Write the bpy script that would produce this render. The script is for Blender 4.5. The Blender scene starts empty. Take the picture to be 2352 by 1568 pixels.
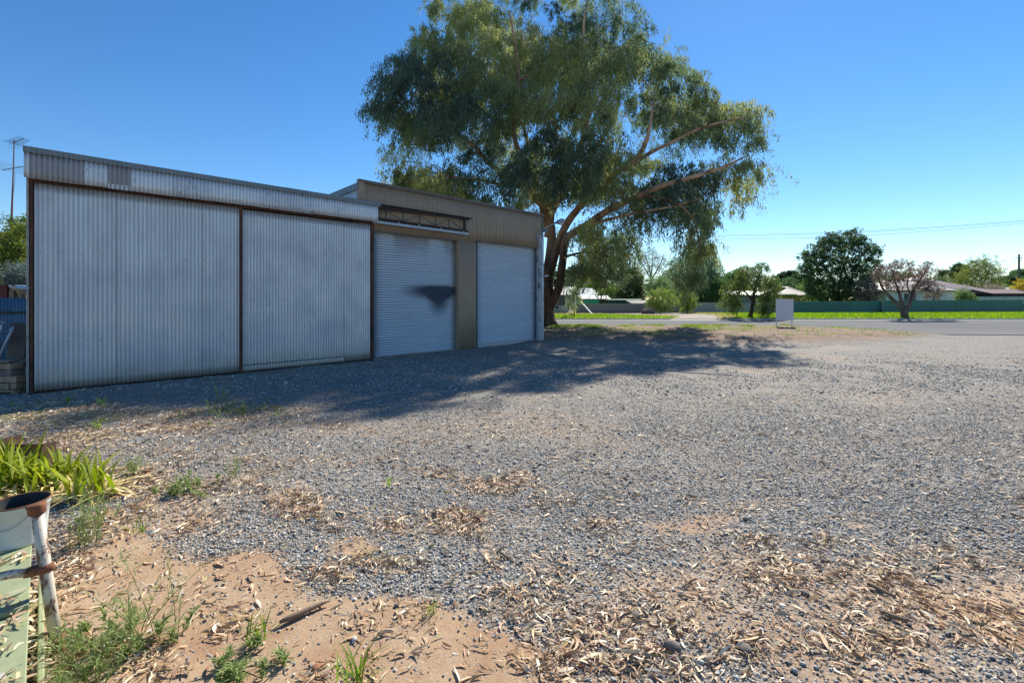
import bpy, math, numpy as np
from mathutils import Vector
R = np.random.RandomState(7)
F, H, CX, HY = 1045.0, 1.9, 1176.0, 688.0          # focal length, eye height, image centre, horizon (photo measured at 2352 px wide)
C = bpy.context.scene.collection
SUN = Vector((.55, 1.09, 1.0)).normalized()

def at(x, y, Y): return np.array([(x-CX)/F*Y, Y, H-(y-HY)/F*Y])
def gp(x, y):
    Y = F*H/(y-HY); return np.array([(x-CX)/F*Y, Y, 0.0])

# ------------------------------------------------------------------ object helpers
def tag(o, label=None, cat=None, group=None, kind=None):
    if label: o['label'] = label
    if cat: o['category'] = cat
    if group: o['group'] = group
    if kind: o['kind'] = kind
    return o
def empty(name, loc=(0,0,0), rz=0, label=None, cat=None, group=None):
    o = bpy.data.objects.new(name, None); C.objects.link(o)
    o.location = loc; o.rotation_euler = (0,0,rz); o.empty_display_size = .2
    return tag(o, label, cat, group)
def link(name, me, mat, parent=None):
    o = bpy.data.objects.new(name, me); C.objects.link(o)
    if mat: me.materials.append(mat)
    if parent: o.parent = parent
    return o
def npmesh(name, V, Fc, mat, parent=None, smooth=False, col=None, colname='col', attrs=None):
    """V (n,3), Fc (m,k) with constant k; col (m,3) per face or (n,3) per vertex"""
    V = np.asarray(V, np.float32); Fc = np.asarray(Fc, np.int32)
    me = bpy.data.meshes.new(name); n = len(V); m, k = Fc.shape
    me.vertices.add(n); me.vertices.foreach_set('co', V.ravel())
    me.loops.add(m*k); me.loops.foreach_set('vertex_index', Fc.ravel())
    me.polygons.add(m); me.polygons.foreach_set('loop_start', np.arange(0, m*k, k, dtype=np.int32))
    if smooth: me.polygons.foreach_set('use_smooth', np.ones(m, bool))
    me.update(calc_edges=True)
    if col is not None:
        c = np.asarray(col, np.float32); dom = 'FACE' if len(c) == m else 'POINT'
        a = me.attributes.new(colname, 'FLOAT_COLOR', dom)
        a.data.foreach_set('color', np.concatenate([c, np.ones((len(c),1), np.float32)], 1).ravel())
    for nm, v in (attrs or {}).items():
        a = me.attributes.new(nm, 'FLOAT', 'POINT'); a.data.foreach_set('value', np.asarray(v, np.float32))
    return link(name, me, mat, parent)

class MB:
    """collects boxes, tubes, polygons; build() links them as ONE mesh object"""
    def __init__(s): s.v = []; s.f = []
    def add(s, vs, fs):
        b = len(s.v); s.v += [tuple(map(float, v)) for v in vs]; s.f += [tuple(b+i for i in f) for f in fs]; return s
    def box(s, x0, x1, y0, y1, z0, z1):
        return s.add([(x0,y0,z0),(x1,y0,z0),(x1,y1,z0),(x0,y1,z0),(x0,y0,z1),(x1,y0,z1),(x1,y1,z1),(x0,y1,z1)],
                     [(0,3,2,1),(4,5,6,7),(0,1,5,4),(1,2,6,5),(2,3,7,6),(3,0,4,7)])
    def obox(s, c, sx, sy, sz, rz=0, rx=0, jit=0):
        vs = []
        for dz in (-1,1):
            for dx, dy in ((-1,-1),(1,-1),(1,1),(-1,1)):
                x, y, z = dx*sx/2, dy*sy/2, dz*sz/2
                y, z = y*math.cos(rx)-z*math.sin(rx), y*math.sin(rx)+z*math.cos(rx)
                x, y = x*math.cos(rz)-y*math.sin(rz), x*math.sin(rz)+y*math.cos(rz)
                j = R.uniform(-jit, jit, 3)
                vs.append((c[0]+x+j[0], c[1]+y+j[1], c[2]+z+j[2]))
        return s.add(vs, [(0,3,2,1),(4,5,6,7),(0,1,5,4),(1,2,6,5),(2,3,7,6),(3,0,4,7)])
    def bar(s, a, b, w, h):                              # rectangular bar a->b
        a = Vector(a); b = Vector(b); d = (b-a).normalized()
        up = Vector((0,0,1)) if abs(d.z) < .95 else Vector((0,1,0))
        x = d.cross(up).normalized(); y = x.cross(d)
        vs = [p + x*sx*w/2 + y*sy*h/2 for p in (a,b) for sx, sy in ((-1,-1),(1,-1),(1,1),(-1,1))]
        return s.add(vs, [(0,3,2,1),(4,5,6,7),(0,1,5,4),(1,2,6,5),(2,3,7,6),(3,0,4,7)])
    def tube(s, pts, rad, n=8, cap=True):
        pts = [Vector(p) for p in pts]
        if not hasattr(rad, '__len__'): rad = [rad]*len(pts)
        b = len(s.v); px = None
        for i, p in enumerate(pts):
            d = (pts[min(i+1, len(pts)-1)] - pts[max(i-1, 0)])
            d = d.normalized() if d.length > 1e-9 else Vector((0,0,1))
            if px is None:
                ref = Vector((1,0,0)) if abs(d.x) < .8 else Vector((0,1,0))
                px = (ref - d*ref.dot(d)).normalized()
            else:
                px = (px - d*px.dot(d)).normalized()
            py = d.cross(px)
            for k in range(n):
                a = 2*math.pi*k/n; s.v.append(tuple(p + (px*math.cos(a)+py*math.sin(a))*rad[i]))
        for i in range(len(pts)-1):
            for k in range(n):
                k2 = (k+1) % n; s.f.append((b+i*n+k, b+i*n+k2, b+(i+1)*n+k2, b+(i+1)*n+k))
        if cap:
            s.f.append(tuple(b+k for k in reversed(range(n)))); e = b+(len(pts)-1)*n
            s.f.append(tuple(e+k for k in range(n)))
        return s
    def lathe(s, c, prof, n=24):
        b = len(s.v)
        for r, z in prof:
            for k in range(n):
                a = 2*math.pi*k/n; s.v.append((c[0]+r*math.cos(a), c[1]+r*math.sin(a), c[2]+z))
        for i in range(len(prof)-1):
            for k in range(n):
                k2 = (k+1) % n; s.f.append((b+i*n+k, b+i*n+k2, b+(i+1)*n+k2, b+(i+1)*n+k))
        return s
    def build(s, name, mat, parent=None, smooth=False, bevel=0):
        me = bpy.data.meshes.new(name); me.from_pydata(s.v, [], s.f); me.update()
        if smooth: me.polygons.foreach_set('use_smooth', [True]*len(me.polygons))
        o = link(name, me, mat, parent)
        if bevel:
            m = o.modifiers.new('bevel', 'BEVEL'); m.width = bevel; m.segments = 2; m.limit_method = 'ANGLE'
        return o

# ------------------------------------------------------------------ value noise in numpy
_L = R.rand(256, 256)
def vn(x, y, s=1.0, o=0):
    x = np.asarray(x)*s + 37.7*o + 500; y = np.asarray(y)*s + 91.3*o + 500
    xi = np.floor(x).astype(int); yi = np.floor(y).astype(int); fx = x-xi; fy = y-yi
    fx = fx*fx*(3-2*fx); fy = fy*fy*(3-2*fy)
    g = lambda a, b: _L[a % 256, b % 256]
    return (g(xi,yi)*(1-fx)+g(xi+1,yi)*fx)*(1-fy) + (g(xi,yi+1)*(1-fx)+g(xi+1,yi+1)*fx)*fy
def fbm(x, y, s=1.0, o=0, n=4):
    t = 0; a = 1; w = 0
    for i in range(n): t = t + a*vn(x, y, s*2**i, o+i); w += a; a *= .5
    return t/w
def inpoly(px, py, poly):
    r = np.zeros(np.shape(px), bool); n = len(poly)
    for i in range(n):
        x1, y1 = poly[i]; x2, y2 = poly[(i+1) % n]
        if y1 == y2: continue
        c = ((y1 > py) != (y2 > py)) & (px < (x2-x1)*(py-y1)/(y2-y1)+x1); r ^= c
    return r
def ss(a, b, x): t = np.clip((x-a)/(b-a), 0, 1); return t*t*(3-2*t)

# ------------------------------------------------------------------ materials
class N:
    def __init__(s, name):
        s.m = bpy.data.materials.new(name); s.m.use_nodes = True; s.t = s.m.node_tree; s.n = s.t.nodes
        s.bsdf = s.n['Principled BSDF']; s.co = None
    def new(s, ty, **kw):
        n = s.n.new(ty)
        for k, v in kw.items(): setattr(n, k, v)
        return n
    def put(s, a, b): s.t.links.new(a, b)
    def coord(s, scale=(1,1,1)):
        if s.co is None: s.co = s.new('ShaderNodeTexCoord')
        m = s.new('ShaderNodeMapping'); m.inputs['Scale'].default_value = scale
        s.put(s.co.outputs['Object'], m.inputs['Vector']); return m.outputs[0]
    def noise(s, sc, det=4, rough=.6, scale=(1,1,1), vec=None):
        n = s.new('ShaderNodeTexNoise'); n.inputs['Scale'].default_value = sc
        n.inputs['Detail'].default_value = det; n.inputs['Roughness'].default_value = rough
        s.put(vec or s.coord(scale), n.inputs['Vector']); return n.outputs['Fac']
    def ramp(s, fac, stops):
        r = s.new('ShaderNodeValToRGB'); e = r.color_ramp.elements
        while len(e) < len(stops): e.new(.5)
        for i, (p, c) in enumerate(stops):
            e[i].position = p; e[i].color = (*c, 1) if hasattr(c, '__len__') else (c, c, c, 1)
        s.put(fac, r.inputs[0]); return r.outputs['Color']
    def mix(s, fac, a, b, mode='MIX'):
        m = s.new('ShaderNodeMix', data_type='RGBA', blend_type=mode)
        for i, v in ((0, fac), (6, a), (7, b)):
            if isinstance(v, bpy.types.NodeSocket): s.put(v, m.inputs[i])
            elif i == 0: m.inputs[0].default_value = v
            else: m.inputs[i].default_value = (*v, 1)
        return m.outputs[2]
    def math(s, op, a, b=0.0, clamp=False):
        m = s.new('ShaderNodeMath', operation=op); m.use_clamp = clamp
        for i, v in enumerate((a, b)):
            if isinstance(v, bpy.types.NodeSocket): s.put(v, m.inputs[i])
            else: m.inputs[i].default_value = v
        return m.outputs[0]
    def attr(s, name):
        a = s.new('ShaderNodeAttribute', attribute_name=name); return a
    def out(s, col=None, rough=.8, metal=0., bump=None, dist=.01, strength=1., spec=None):
        b = s.bsdf
        if isinstance(col, bpy.types.NodeSocket): s.put(col, b.inputs['Base Color'])
        elif col is not None: b.inputs['Base Color'].default_value = (*col, 1)
        if isinstance(rough, bpy.types.NodeSocket): s.put(rough, b.inputs['Roughness'])
        else: b.inputs['Roughness'].default_value = rough
        b.inputs['Metallic'].default_value = metal
        if spec is not None: b.inputs['Specular IOR Level'].default_value = spec
        if bump is not None:
            bn = s.new('ShaderNodeBump'); bn.inputs['Distance'].default_value = dist; bn.inputs['Strength'].default_value = strength
            s.put(bump, bn.inputs['Height']); s.put(bn.outputs[0], b.inputs['Normal'])
        return s.m

def simple(name, c1, c2=None, sc=3, rough=.8, metal=0, bump=.004, scale=(1,1,1), lo=.35, hi=.65, spec=None, bsc=None):
    n = N(name); c2 = c2 or tuple(v*.75 for v in c1)
    f = n.noise(sc, 5, .65, scale)
    g = n.noise(bsc or sc*8, 4, .6)
    return n.out(n.ramp(f, [(lo, c2), (hi, c1)]), rough, metal, g, bump, .6, spec)

def galv(name, base, stain, rough=.42, metal=.4, dirt=None, speck=0.):
    """weathered zinc: vertical streaks, blotches, dirt splashed up from the ground"""
    n = N(name)
    st = n.noise(1.0, 6, .7, (9, 9, .55)); bl = n.noise(1.1, 5, .6)
    c = n.mix(n.math('MULTIPLY', n.ramp(st, [(.40, 0.), (.70, 1.)]), .45), base, stain)
    c = n.mix(n.math('MULTIPLY', n.ramp(bl, [(.5, 0.), (.8, 1.)]), .22), c, tuple(v*.8 for v in stain))
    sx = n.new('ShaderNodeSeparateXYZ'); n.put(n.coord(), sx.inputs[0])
    gv = n.math('FRACT', n.math('DIVIDE', sx.outputs['X'], .0762)); c = n.mix(n.math('MULTIPLY', n.ramp(gv, [(.2,0.),(.5,1.),(.8,0.)]), .42), c, tuple(v*.5 for v in stain))   # rib shading painted in: valleys darkened so the corrugations read
    fine = n.noise(60, 3, .7); c = n.mix(.25, c, n.ramp(fine, [(.3, .25), (.7, .75)]), 'OVERLAY')
    if speck:
        sp = n.noise(26, 2, .5, (1,1,.35)); big = n.noise(2.2, 3, .5)
        k = n.math('MULTIPLY', n.ramp(sp, [(.62, 0.), (.67, 1.)]), n.ramp(big, [(.4, 0.), (.6, 1.)]))
        c = n.mix(n.math('MULTIPLY', k, speck), c, (.05, .045, .045))
    if dirt:
        sep = n.new('ShaderNodeSeparateXYZ'); n.put(n.coord(), sep.inputs[0])
        z = n.math('ADD', sep.outputs['Z'], n.math('MULTIPLY', n.noise(2.5, 4, .6, (3,1,.6)), -.5))
        mr = n.new('ShaderNodeMapRange'); n.put(z, mr.inputs[0])
        mr.inputs[1].default_value = .35; mr.inputs[2].default_value = -.25; mr.inputs[3].default_value = 0; mr.inputs[4].default_value = .75
        c = n.mix(mr.outputs[0], c, dirt)
    ro = n.ramp(bl, [(.3, rough-.08), (.7, rough+.18)])
    return n.out(c, ro, metal, n.noise(14, 4, .6, (1,1,.3)), .002, .25)

def leafmat(name, trans=.45, rough=.45):
    n = N(name); a = n.attr('col')
    n.out(a.outputs['Color'], rough, spec=.2)
    tr = n.new('ShaderNodeBsdfTranslucent'); mx = n.new('ShaderNodeMixShader'); mx.inputs[0].default_value = trans
    hs = n.new('ShaderNodeHueSaturation'); hs.inputs['Saturation'].default_value = 1.15; hs.inputs['Value'].default_value = 1.5
    n.put(a.outputs['Color'], hs.inputs['Color']); n.put(hs.outputs[0], tr.inputs['Color'])
    n.put(n.bsdf.outputs[0], mx.inputs[1]); n.put(tr.outputs[0], mx.inputs[2])
    n.put(mx.outputs[0], n.n['Material Output'].inputs['Surface']); return n.m
def attrmat(name, rough=.8, spec=.3, bump=0):
    n = N(name); a = n.attr('col')
    return n.out(a.outputs['Color'], rough, spec=spec, bump=n.noise(90, 3, .6) if bump else None, dist=.002)

M = {}
M['leaf'] = leafmat('tree_leaves', .48, .6); M['blade'] = leafmat('grass_blades', .45, .75)
M['litter'] = attrmat('dry_leaves', .6, .35); M['stone'] = attrmat('stones', .75, .35)
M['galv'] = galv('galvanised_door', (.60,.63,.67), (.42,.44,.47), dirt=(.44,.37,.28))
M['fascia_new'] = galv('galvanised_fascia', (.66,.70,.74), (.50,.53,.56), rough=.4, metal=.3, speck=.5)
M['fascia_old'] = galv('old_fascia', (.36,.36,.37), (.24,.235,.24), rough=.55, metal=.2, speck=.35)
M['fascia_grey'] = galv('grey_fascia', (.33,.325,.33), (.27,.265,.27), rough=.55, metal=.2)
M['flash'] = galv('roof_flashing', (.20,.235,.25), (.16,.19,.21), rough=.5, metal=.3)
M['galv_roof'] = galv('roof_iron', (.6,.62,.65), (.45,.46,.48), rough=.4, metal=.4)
M['rust'] = simple('rusted_steel', (.13,.055,.03), (.035,.017,.014), 5, .8, .1, .003, (1,1,.5))
M['rust_dark'] = simple('dark_rusted_steel', (.055,.03,.022), (.02,.014,.012), 5, .8, .1, .003)
M['concrete'] = simple('rough_cast_concrete', (.42,.42,.38), (.28,.28,.25), 6, .9, 0, .02, bsc=60)
M['slab'] = simple('slab_concrete', (.20,.19,.17), (.12,.115,.11), 3, .9, 0, .006)
M['tan'] = simple('tan_cladding', (.34,.255,.175), (.30,.22,.15), 1.2, .5, .0, .001, (1,1,.5), spec=.4)
M['tan_dark'] = simple('tan_capping', (.14,.11,.085), (.11,.085,.07), 2, .5)
M['steel'] = simple('pale_steel', (.42,.46,.50), (.30,.34,.38), 5, .45, .4, .002)
M['bluesteel'] = simple('blue_grey_guide', (.13,.19,.24), (.10,.15,.19), 3, .5, .3, .001)
M['white'] = simple('white_paint', (.74,.74,.73), (.62,.62,.62), 4, .5, 0, .001)
M['black'] = simple('black_metal', (.02,.02,.022), (.012,.012,.012), 4, .6)
M['glass'] = N('window_glass').out((.05,.06,.07), .08, 0, spec=.8)
M['kerb'] = simple('kerb_concrete', (.42,.40,.37), (.30,.28,.26), 2, .9)

# ------------------------------------------------------------------ camera, light, sky
cam_d = bpy.data.cameras.new('camera'); cam = bpy.data.objects.new('camera', cam_d); C.objects.link(cam)
cam.location = (0,0,H); cam.rotation_euler = (math.radians(90),0,0)
cam_d.sensor_width = 36; cam_d.lens = F/2352*36; cam_d.shift_y = -(784-HY)/2352
cam_d.clip_start = .05; cam_d.clip_end = 3000
S = bpy.context.scene; S.camera = cam
elev = math.asin(SUN.z); azim = math.atan2(SUN.x, SUN.y)
ld = bpy.data.lights.new('sun', 'SUN'); ld.energy = 5.0; ld.angle = math.radians(.53); ld.color = (1,.95,.83)
lo = bpy.data.objects.new('sun', ld); C.objects.link(lo); lo.rotation_euler = SUN.to_track_quat('Z','Y').to_euler()
w = bpy.data.worlds.new('World'); S.world = w; w.use_nodes = True; wt = w.node_tree
sky = wt.nodes.new('ShaderNodeTexSky'); sky.sky_type = 'NISHITA'; sky.sun_disc = False
sky.sun_elevation = elev; sky.sun_rotation = azim; sky.altitude = 200; sky.air_density = 1.0; sky.dust_density = .03; sky.ozone_density = 3.6
hs = wt.nodes.new('ShaderNodeHueSaturation'); hs.inputs['Saturation'].default_value = 1.25; hs.inputs['Hue'].default_value = .501
wt.links.new(sky.outputs[0], hs.inputs['Color']); wt.links.new(hs.outputs[0], wt.nodes['Background'].inputs[0])
wt.nodes['Background'].inputs[1].default_value = .098
S.view_settings.view_transform = 'Standard'; S.view_settings.look = 'None'; S.view_settings.exposure = .68; S.view_settings.gamma = 1

# ------------------------------------------------------------------ ground masks (functions of position on the ground)
def pxy(X, Y): return CX + F*X/Y, HY + F*H/Y
SAND = [[(120,1290),(330,1205),(385,1240),(600,1278),(655,1325),(705,1365),(640,1440),(420,1500),(200,1720),(-400,1700),(-200,1420)],
        [(300,1520),(690,1385),(1000,1375),(1110,1430),(1290,1530),(1360,1620),(900,1900),(100,1900)],
        [(770,1235),(850,1225),(880,1255),(850,1290),(760,1275)],
        [(560,1135),(690,1110),(720,1130),(640,1160)],
        [(1480,1205),(1560,1180),(1700,1185),(1660,1225),(1560,1225)],
        [(2060,1350),(2352,1330),(2600,1500),(2352,1480),(2140,1410)],
        [(1600,1160),(1800,1140),(1850,1160),(1700,1175)],
        [(1880,1185),(2060,1210),(2000,1225)]]
SANDW = [1, 1, .9, .6, .65, .8, .4, .6]
def sand(X, Y):
    dx = (fbm(X, Y, 1.3, 3)-.5)*.55; dy = (fbm(X, Y, 1.3, 9)-.5)*.55; m = 0
    for j in range(8):
        a = j*math.pi/4; r = .07
        x, y = pxy(X+dx+r*math.cos(a), np.maximum(Y+dy+r*math.sin(a), .8))
        mm = 0
        for p, wgt in zip(SAND, SANDW): mm = np.maximum(mm, inpoly(x, y, p)*wgt)
        m = m + mm/8
    # the yard's dusty wheel tracks and worn spots
    x, y = pxy(X, np.maximum(Y, .8)); low = ss(-90, 160, y-(1040+.10*(x-300)))      # towards the camera the gravel thins over tan dirt
    t = np.maximum(ss(.56, .78, fbm(X*.6, Y, .55, 21))*.3*(X > -4), low*(.12+.48*ss(.38,.7,fbm(X, Y, 1.0, 23))))
    t = np.maximum(t, ss(.55,.7,fbm(X*.35, Y*1.4, .6, 27))*.2*ss(7,9,Y))
    return np.clip(np.maximum(m, t), 0, 1)
VERGE = [gp(1180,792), gp(1300,788), gp(1480,786), gp(1700,791), gp(1850,790), gp(1980,786), gp(2090,779), gp(2150,773),
         gp(2100,767), gp(1980,761), gp(1850,756), gp(1800,751.5), np.array([10,31.3,0]), np.array([0,31.3,0]), np.array([-60,31.3,0]), np.array([-60,24,0])]
VP2 = [(p[0], p[1]) for p in VERGE]
def softpoly(X, Y, poly, r, amp=0., sc=.5):
    dx = (fbm(X, Y, sc, 5)-.5)*amp; dy = (fbm(X, Y, sc, 6)-.5)*amp; m = 0
    for j in range(12):
        a = j*2.4; q = r*math.sqrt((j+.5)/12); m = m + inpoly(X+dx+q*math.cos(a), Y+dy+q*math.sin(a), poly)/12
    return m
def verge(X, Y): return softpoly(X, Y, VP2, .5, .8)
def hgt(X, Y):
    near = ss(24, 14, Y)
    h = near*((fbm(X, Y, .8, 1)-.5)*.05 + (fbm(X, Y, 5, 2, 2)-.5)*.012)
    h = h + .22*softpoly(X, Y, VP2, 1.1, .3)*ss(31.2, 30.2, Y) + .05*(fbm(X, Y, 1.5, 4)-.5)*softpoly(X, Y, VP2, .6)
    h = h + .13*ss(42.2, 42.45, Y)                        # land behind the far kerb
    return h

BL = [(1130,1108,75,26,1.),(1180,1100,60,22,.7),(1050,1195,70,38,1.),(1080,1240,45,35,.9),(690,1165,60,28,.95),(740,1190,50,30,.6),(880,1290,80,26,1.),(1110,1300,45,40,.9),(1150,1370,60,45,.6),
      (760,1330,70,25,.7),(950,1020,55,14,.5),(1380,1200,50,18,.6),(1710,1195,35,28,.9),(1740,1235,40,25,.9),(1600,1150,40,10,.3),(1790,1320,90,55,.75),(2010,1320,110,35,.95),(1980,1380,70,40,.5),
      (1590,1345,50,20,.7),(1640,1390,90,25,.6),(1350,1455,110,40,.9),(1300,1520,110,50,.9),(1480,1530,150,50,.75),(1720,1480,150,60,.6),(1900,1500,130,70,.7),(2030,1480,90,40,.9),(2250,1420,120,50,.5),
      (2220,1500,130,40,.6),(330,1100,80,40,1.),(300,1150,70,45,.9),(230,1200,70,50,.9),(160,1280,60,80,.8),(120,1500,80,90,.8),(300,1500,150,70,.55),(500,1440,140,60,.3),(520,1115,110,25,.45),(600,1080,140,30,.35),
      (200,950,170,18,.9),(480,955,180,18,.85),(130,1000,180,34,.75),(380,985,160,20,.6),(420,1200,120,50,.35),(640,1540,180,50,.35),(900,1430,140,50,.3),(1000,1120,160,60,.2),(1400,1300,300,120,.08),(60,960,60,14,.5),(90,1040,120,30,.7),(700,980,150,18,.3),(60,1180,90,80,.9),(180,1120,90,40,1.),(420,1060,160,40,.4),(150,930,120,10,.8),(620,940,120,8,.6),(1500,1380,130,60,.28),(1260,1340,90,60,.4),(1650,1440,200,60,.3),(1880,1250,120,30,.2),(2150,1280,160,50,.3),(1000,1500,250,60,.15),(350,1400,160,80,.15),(560,1060,200,22,.5),(800,1060,120,20,.35),(1000,1090,140,18,.45),(1280,1150,120,20,.3),(900,1210,60,30,.5),(980,1260,60,30,.5),(1230,1400,70,40,.6),(1420,1420,90,40,.6),(1560,1450,100,40,.5),(2100,1400,110,50,.6)]
def litden(X, Y):
    x, y = pxy(X, Y); d = np.zeros(len(X))
    dxn = (fbm(X, Y, 1.7, 44)-.5)*.5; 
    for bx, by, sx, sy, a in BL:
        d = np.maximum(d, a*np.exp(-(((x-bx)/sx)**2 + ((y-by)/sy)**2)*1.1))
    d = d*ss(.40,.60, fbm(X, Y, 2.6, 50)+.10)
    return np.clip(np.maximum(d, .022+.06*ss(.45,.75,fbm(X,Y,1.2,51))*ss(14,5,Y)), 0, 1)
WP = [(60,965,90,12,.8),(230,965,50,12,.9),(200,1005,60,10,.6),(120,948,120,8,.6),(440,945,90,8,.6),(560,935,50,8,.9),(530,942,60,6,.9),(420,1118,70,14,.8),(500,1112,50,12,.7),(880,1290,60,14,.35),(850,1270,40,14,.3),
      (690,1160,40,16,.3),(1130,1100,40,14,.25),(1010,1370,60,10,.3),(620,955,50,5,.5),(310,1070,40,12,.4),(270,1290,60,16,.5),(150,1240,40,40,.4),(560,1420,60,20,.3),(720,1350,60,14,.35),(1760,1300,60,16,.12)]
def wd(X,Y):
    x,y = pxy(X,Y); d = 0
    for bx,by,sx,sy,a in WP: d = np.maximum(d, a*np.exp(-(((x-bx)/sx)**2+((y-by)/sy)**2)))
    return d*ss(.42,.62,fbm(X,Y,3,60))
# ------------------------------------------------------------------ ground sheet
def spaced(lo, hi, dlo, dhi, dd, grow=1.12, d1=8):
    c = list(np.arange(dlo, dhi, dd)); d = dd; p = c[-1]
    while p < hi: d = min(d*grow, d1 if p < 90 else 80); p += d; c.append(p)
    d = dd; p = dlo; a = []
    while p > lo: d = min(d*grow, d1 if p > -90 else 80); p -= d; a.append(p)
    return np.array(a[::-1]+c)
xs = spaced(-900, 900, -9, 10, .085, 1.07, 1.2); ys = spaced(-60, 1500, 1.4, 11, .06, 1.035, .45)
ys = np.unique(np.concatenate([ys, [42.0, 42.2, 42.3, 42.45]]))
GX, GY = np.meshgrid(xs, ys); gx, gy = GX.ravel(), GY.ravel(); gyy = np.maximum(gy, 1.0)
gsand = np.where(gy < 26, sand(gx, gyy), 0)
gver = verge(gx, gy)
gvn = ss(.50, .64, fbm(gx, gy, .9, 31)); ggrn_near = gver*gvn*ss(24, 28, gy)*.85
gfar = ss(42.2, 42.5, gy)
nearm = (gy > 1.3) & (gy < 20); glit = np.where(nearm, litden(gx, gyy), 0); ggrn_near = np.maximum(ggrn_near, np.where(nearm, np.clip(wd(gx, gyy)*.9,0,.8), 0))
nI, nJ = len(ys), len(xs); ii = (np.arange(nI-1)[:,None]*nJ + np.arange(nJ-1)[None,:]).ravel()
faces = np.stack([ii, ii+1, ii+nJ+1, ii+nJ], 1)
dry = softpoly(gx, gy, [tuple(gp(a,b)[:2]) for a,b in ((1240,717),(1500,716),(1640,720),(1700,727),(1680,735.2),(1600,735.2),(1540,731),(1400,724.5),(1240,727))], .8, 2., .2)
bare = softpoly(gx, gy, [tuple(gp(a,b)[:2]) for a,b in ((1340,722),(1560,720),(1650,727),(1660,735.5),(1540,735.5),(1560,728),(1450,724.5))], .6, 1., .2)
n = N('ground_surface')
vor = n.new('ShaderNodeTexVoronoi'); vor.inputs['Scale'].default_value = 58; vor.inputs['Randomness'].default_value = 1; n.put(n.coord(), vor.inputs['Vector'])
sepc = n.new('ShaderNodeSeparateColor'); n.put(vor.outputs['Color'], sepc.inputs[0])
stonec = n.ramp(sepc.outputs[0], [(0,(.09,.095,.10)),(.3,(.20,.205,.21)),(.55,(.32,.32,.32)),(.72,(.44,.435,.42)),(.82,(.52,.44,.34)),(.92,(.44,.29,.18)),(1,(.74,.69,.60))])
gap = n.ramp(vor.outputs['Distance'], [(.25,1.),(.75,.45)])
stonec = n.mix(1, stonec, gap, 'MULTIPLY')
dust = n.noise(.9, 5, .62); dust2 = n.noise(7, 4, .7)
stonec = n.mix(n.math('MULTIPLY', n.ramp(dust, [(.46,0.),(.7,1.)]), .5), stonec, (.26,.20,.16))
stonec = n.mix(n.math('MULTIPLY', n.ramp(dust2, [(.48,0.),(.7,1.)]), .3), stonec, (.30,.24,.19))
stonec = n.mix(.5, stonec, n.ramp(n.noise(7, 8, .85), [(.36,.22),(.64,.78)]), 'OVERLAY')
stonec = n.mix(n.math('MULTIPLY', n.ramp(n.noise(1.1, 7, .75, (.45,1.5,1)), [(.50,0.),(.66,1.)]), .38), stonec, (.15,.12,.10))
stonec = n.mix(n.math('MULTIPLY', n.ramp(n.noise(11, 3, .8, (.6,1.6,1)), [(.60,0.),(.68,1.)]), .5), stonec, (.58,.50,.38))
sandc = n.ramp(n.noise(2.2, 6, .7), [(.3,(.31,.17,.095)),(.5,(.40,.265,.165)),(.7,(.45,.335,.23))])
grit = n.noise(140, 3, .7); sandc = n.mix(.6, sandc, n.ramp(grit, [(.3,.28),(.7,.72)]), 'OVERLAY')
v2 = n.new('ShaderNodeTexVoronoi'); v2.inputs['Scale'].default_value = 75; n.put(n.coord(), v2.inputs['Vector'])
s2 = n.new('ShaderNodeSeparateColor'); n.put(v2.outputs['Color'], s2.inputs[0])
sandc = n.mix(n.math('MULTIPLY', n.ramp(s2.outputs[1], [(.86,0.),(.87,1.)]), n.ramp(v2.outputs['Distance'], [(.35,1.),(.45,0.)])), sandc, stonec)
c = n.mix(n.ramp(n.math('ADD', n.attr('sand').outputs['Fac'], n.math('MULTIPLY', n.math('SUBTRACT', n.noise(18,4,.7), .5), .7)), [(.15,0.),(.8,1.)]), stonec, sandc)
lk = n.math('MULTIPLY', n.attr('lit').outputs['Fac'], n.ramp(n.noise(30,4,.75,(1,1,1)), [(.38,0.),(.55,1.)])); c = n.mix(n.math('MULTIPLY', lk, .85), c, n.ramp(n.noise(75,2,.6), [(.35,(.16,.095,.055)),(.52,(.40,.28,.17)),(.66,(.62,.50,.35))]))
vdirt = n.ramp(n.noise(1.6, 6, .75), [(.3,(.10,.065,.05)),(.48,(.19,.125,.09)),(.62,(.28,.165,.11)),(.78,(.38,.30,.21))])
c = n.mix(n.attr('verge').outputs['Fac'], c, vdirt)
grs = n.ramp(n.noise(3, 6, .7), [(.3,(.10,.15,.022)),(.55,(.17,.24,.035)),(.75,(.27,.29,.07))])
c = n.mix(n.math('MULTIPLY', n.attr('green').outputs['Fac'], n.ramp(n.noise(16,4,.75), [(.4,.1),(.6,.9)])), c, grs)
lawn = n.ramp(n.noise(.5, 6, .7, (1,2.5,1)), [(.3,(.10,.19,.015)),(.55,(.18,.29,.02)),(.75,(.30,.33,.07))])
c = n.mix(n.attr('far').outputs['Fac'], c, lawn)
dryc = n.ramp(n.noise(1.2, 6, .7, (1,2.5,1)), [(.3,(.16,.20,.04)),(.5,(.30,.28,.10)),(.7,(.40,.33,.20))])
c = n.mix(n.attr('dry').outputs['Fac'], c, dryc)
c = n.mix(n.attr('bare').outputs['Fac'], c, n.ramp(n.noise(2,5,.7), [(.3,(.24,.20,.17)),(.7,(.38,.31,.26))]))
hb = n.math('ADD', n.math('MULTIPLY', n.math('MULTIPLY', vor.outputs['Distance'], -.9), n.math('SUBTRACT', 1., n.attr('sand').outputs['Fac'], True)), n.math('MULTIPLY', n.noise(45, 5, .75), .55))
M['ground'] = n.out(c, .9, 0, hb, .012, .8, spec=.2)
z = hgt(gx, gy)
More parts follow.
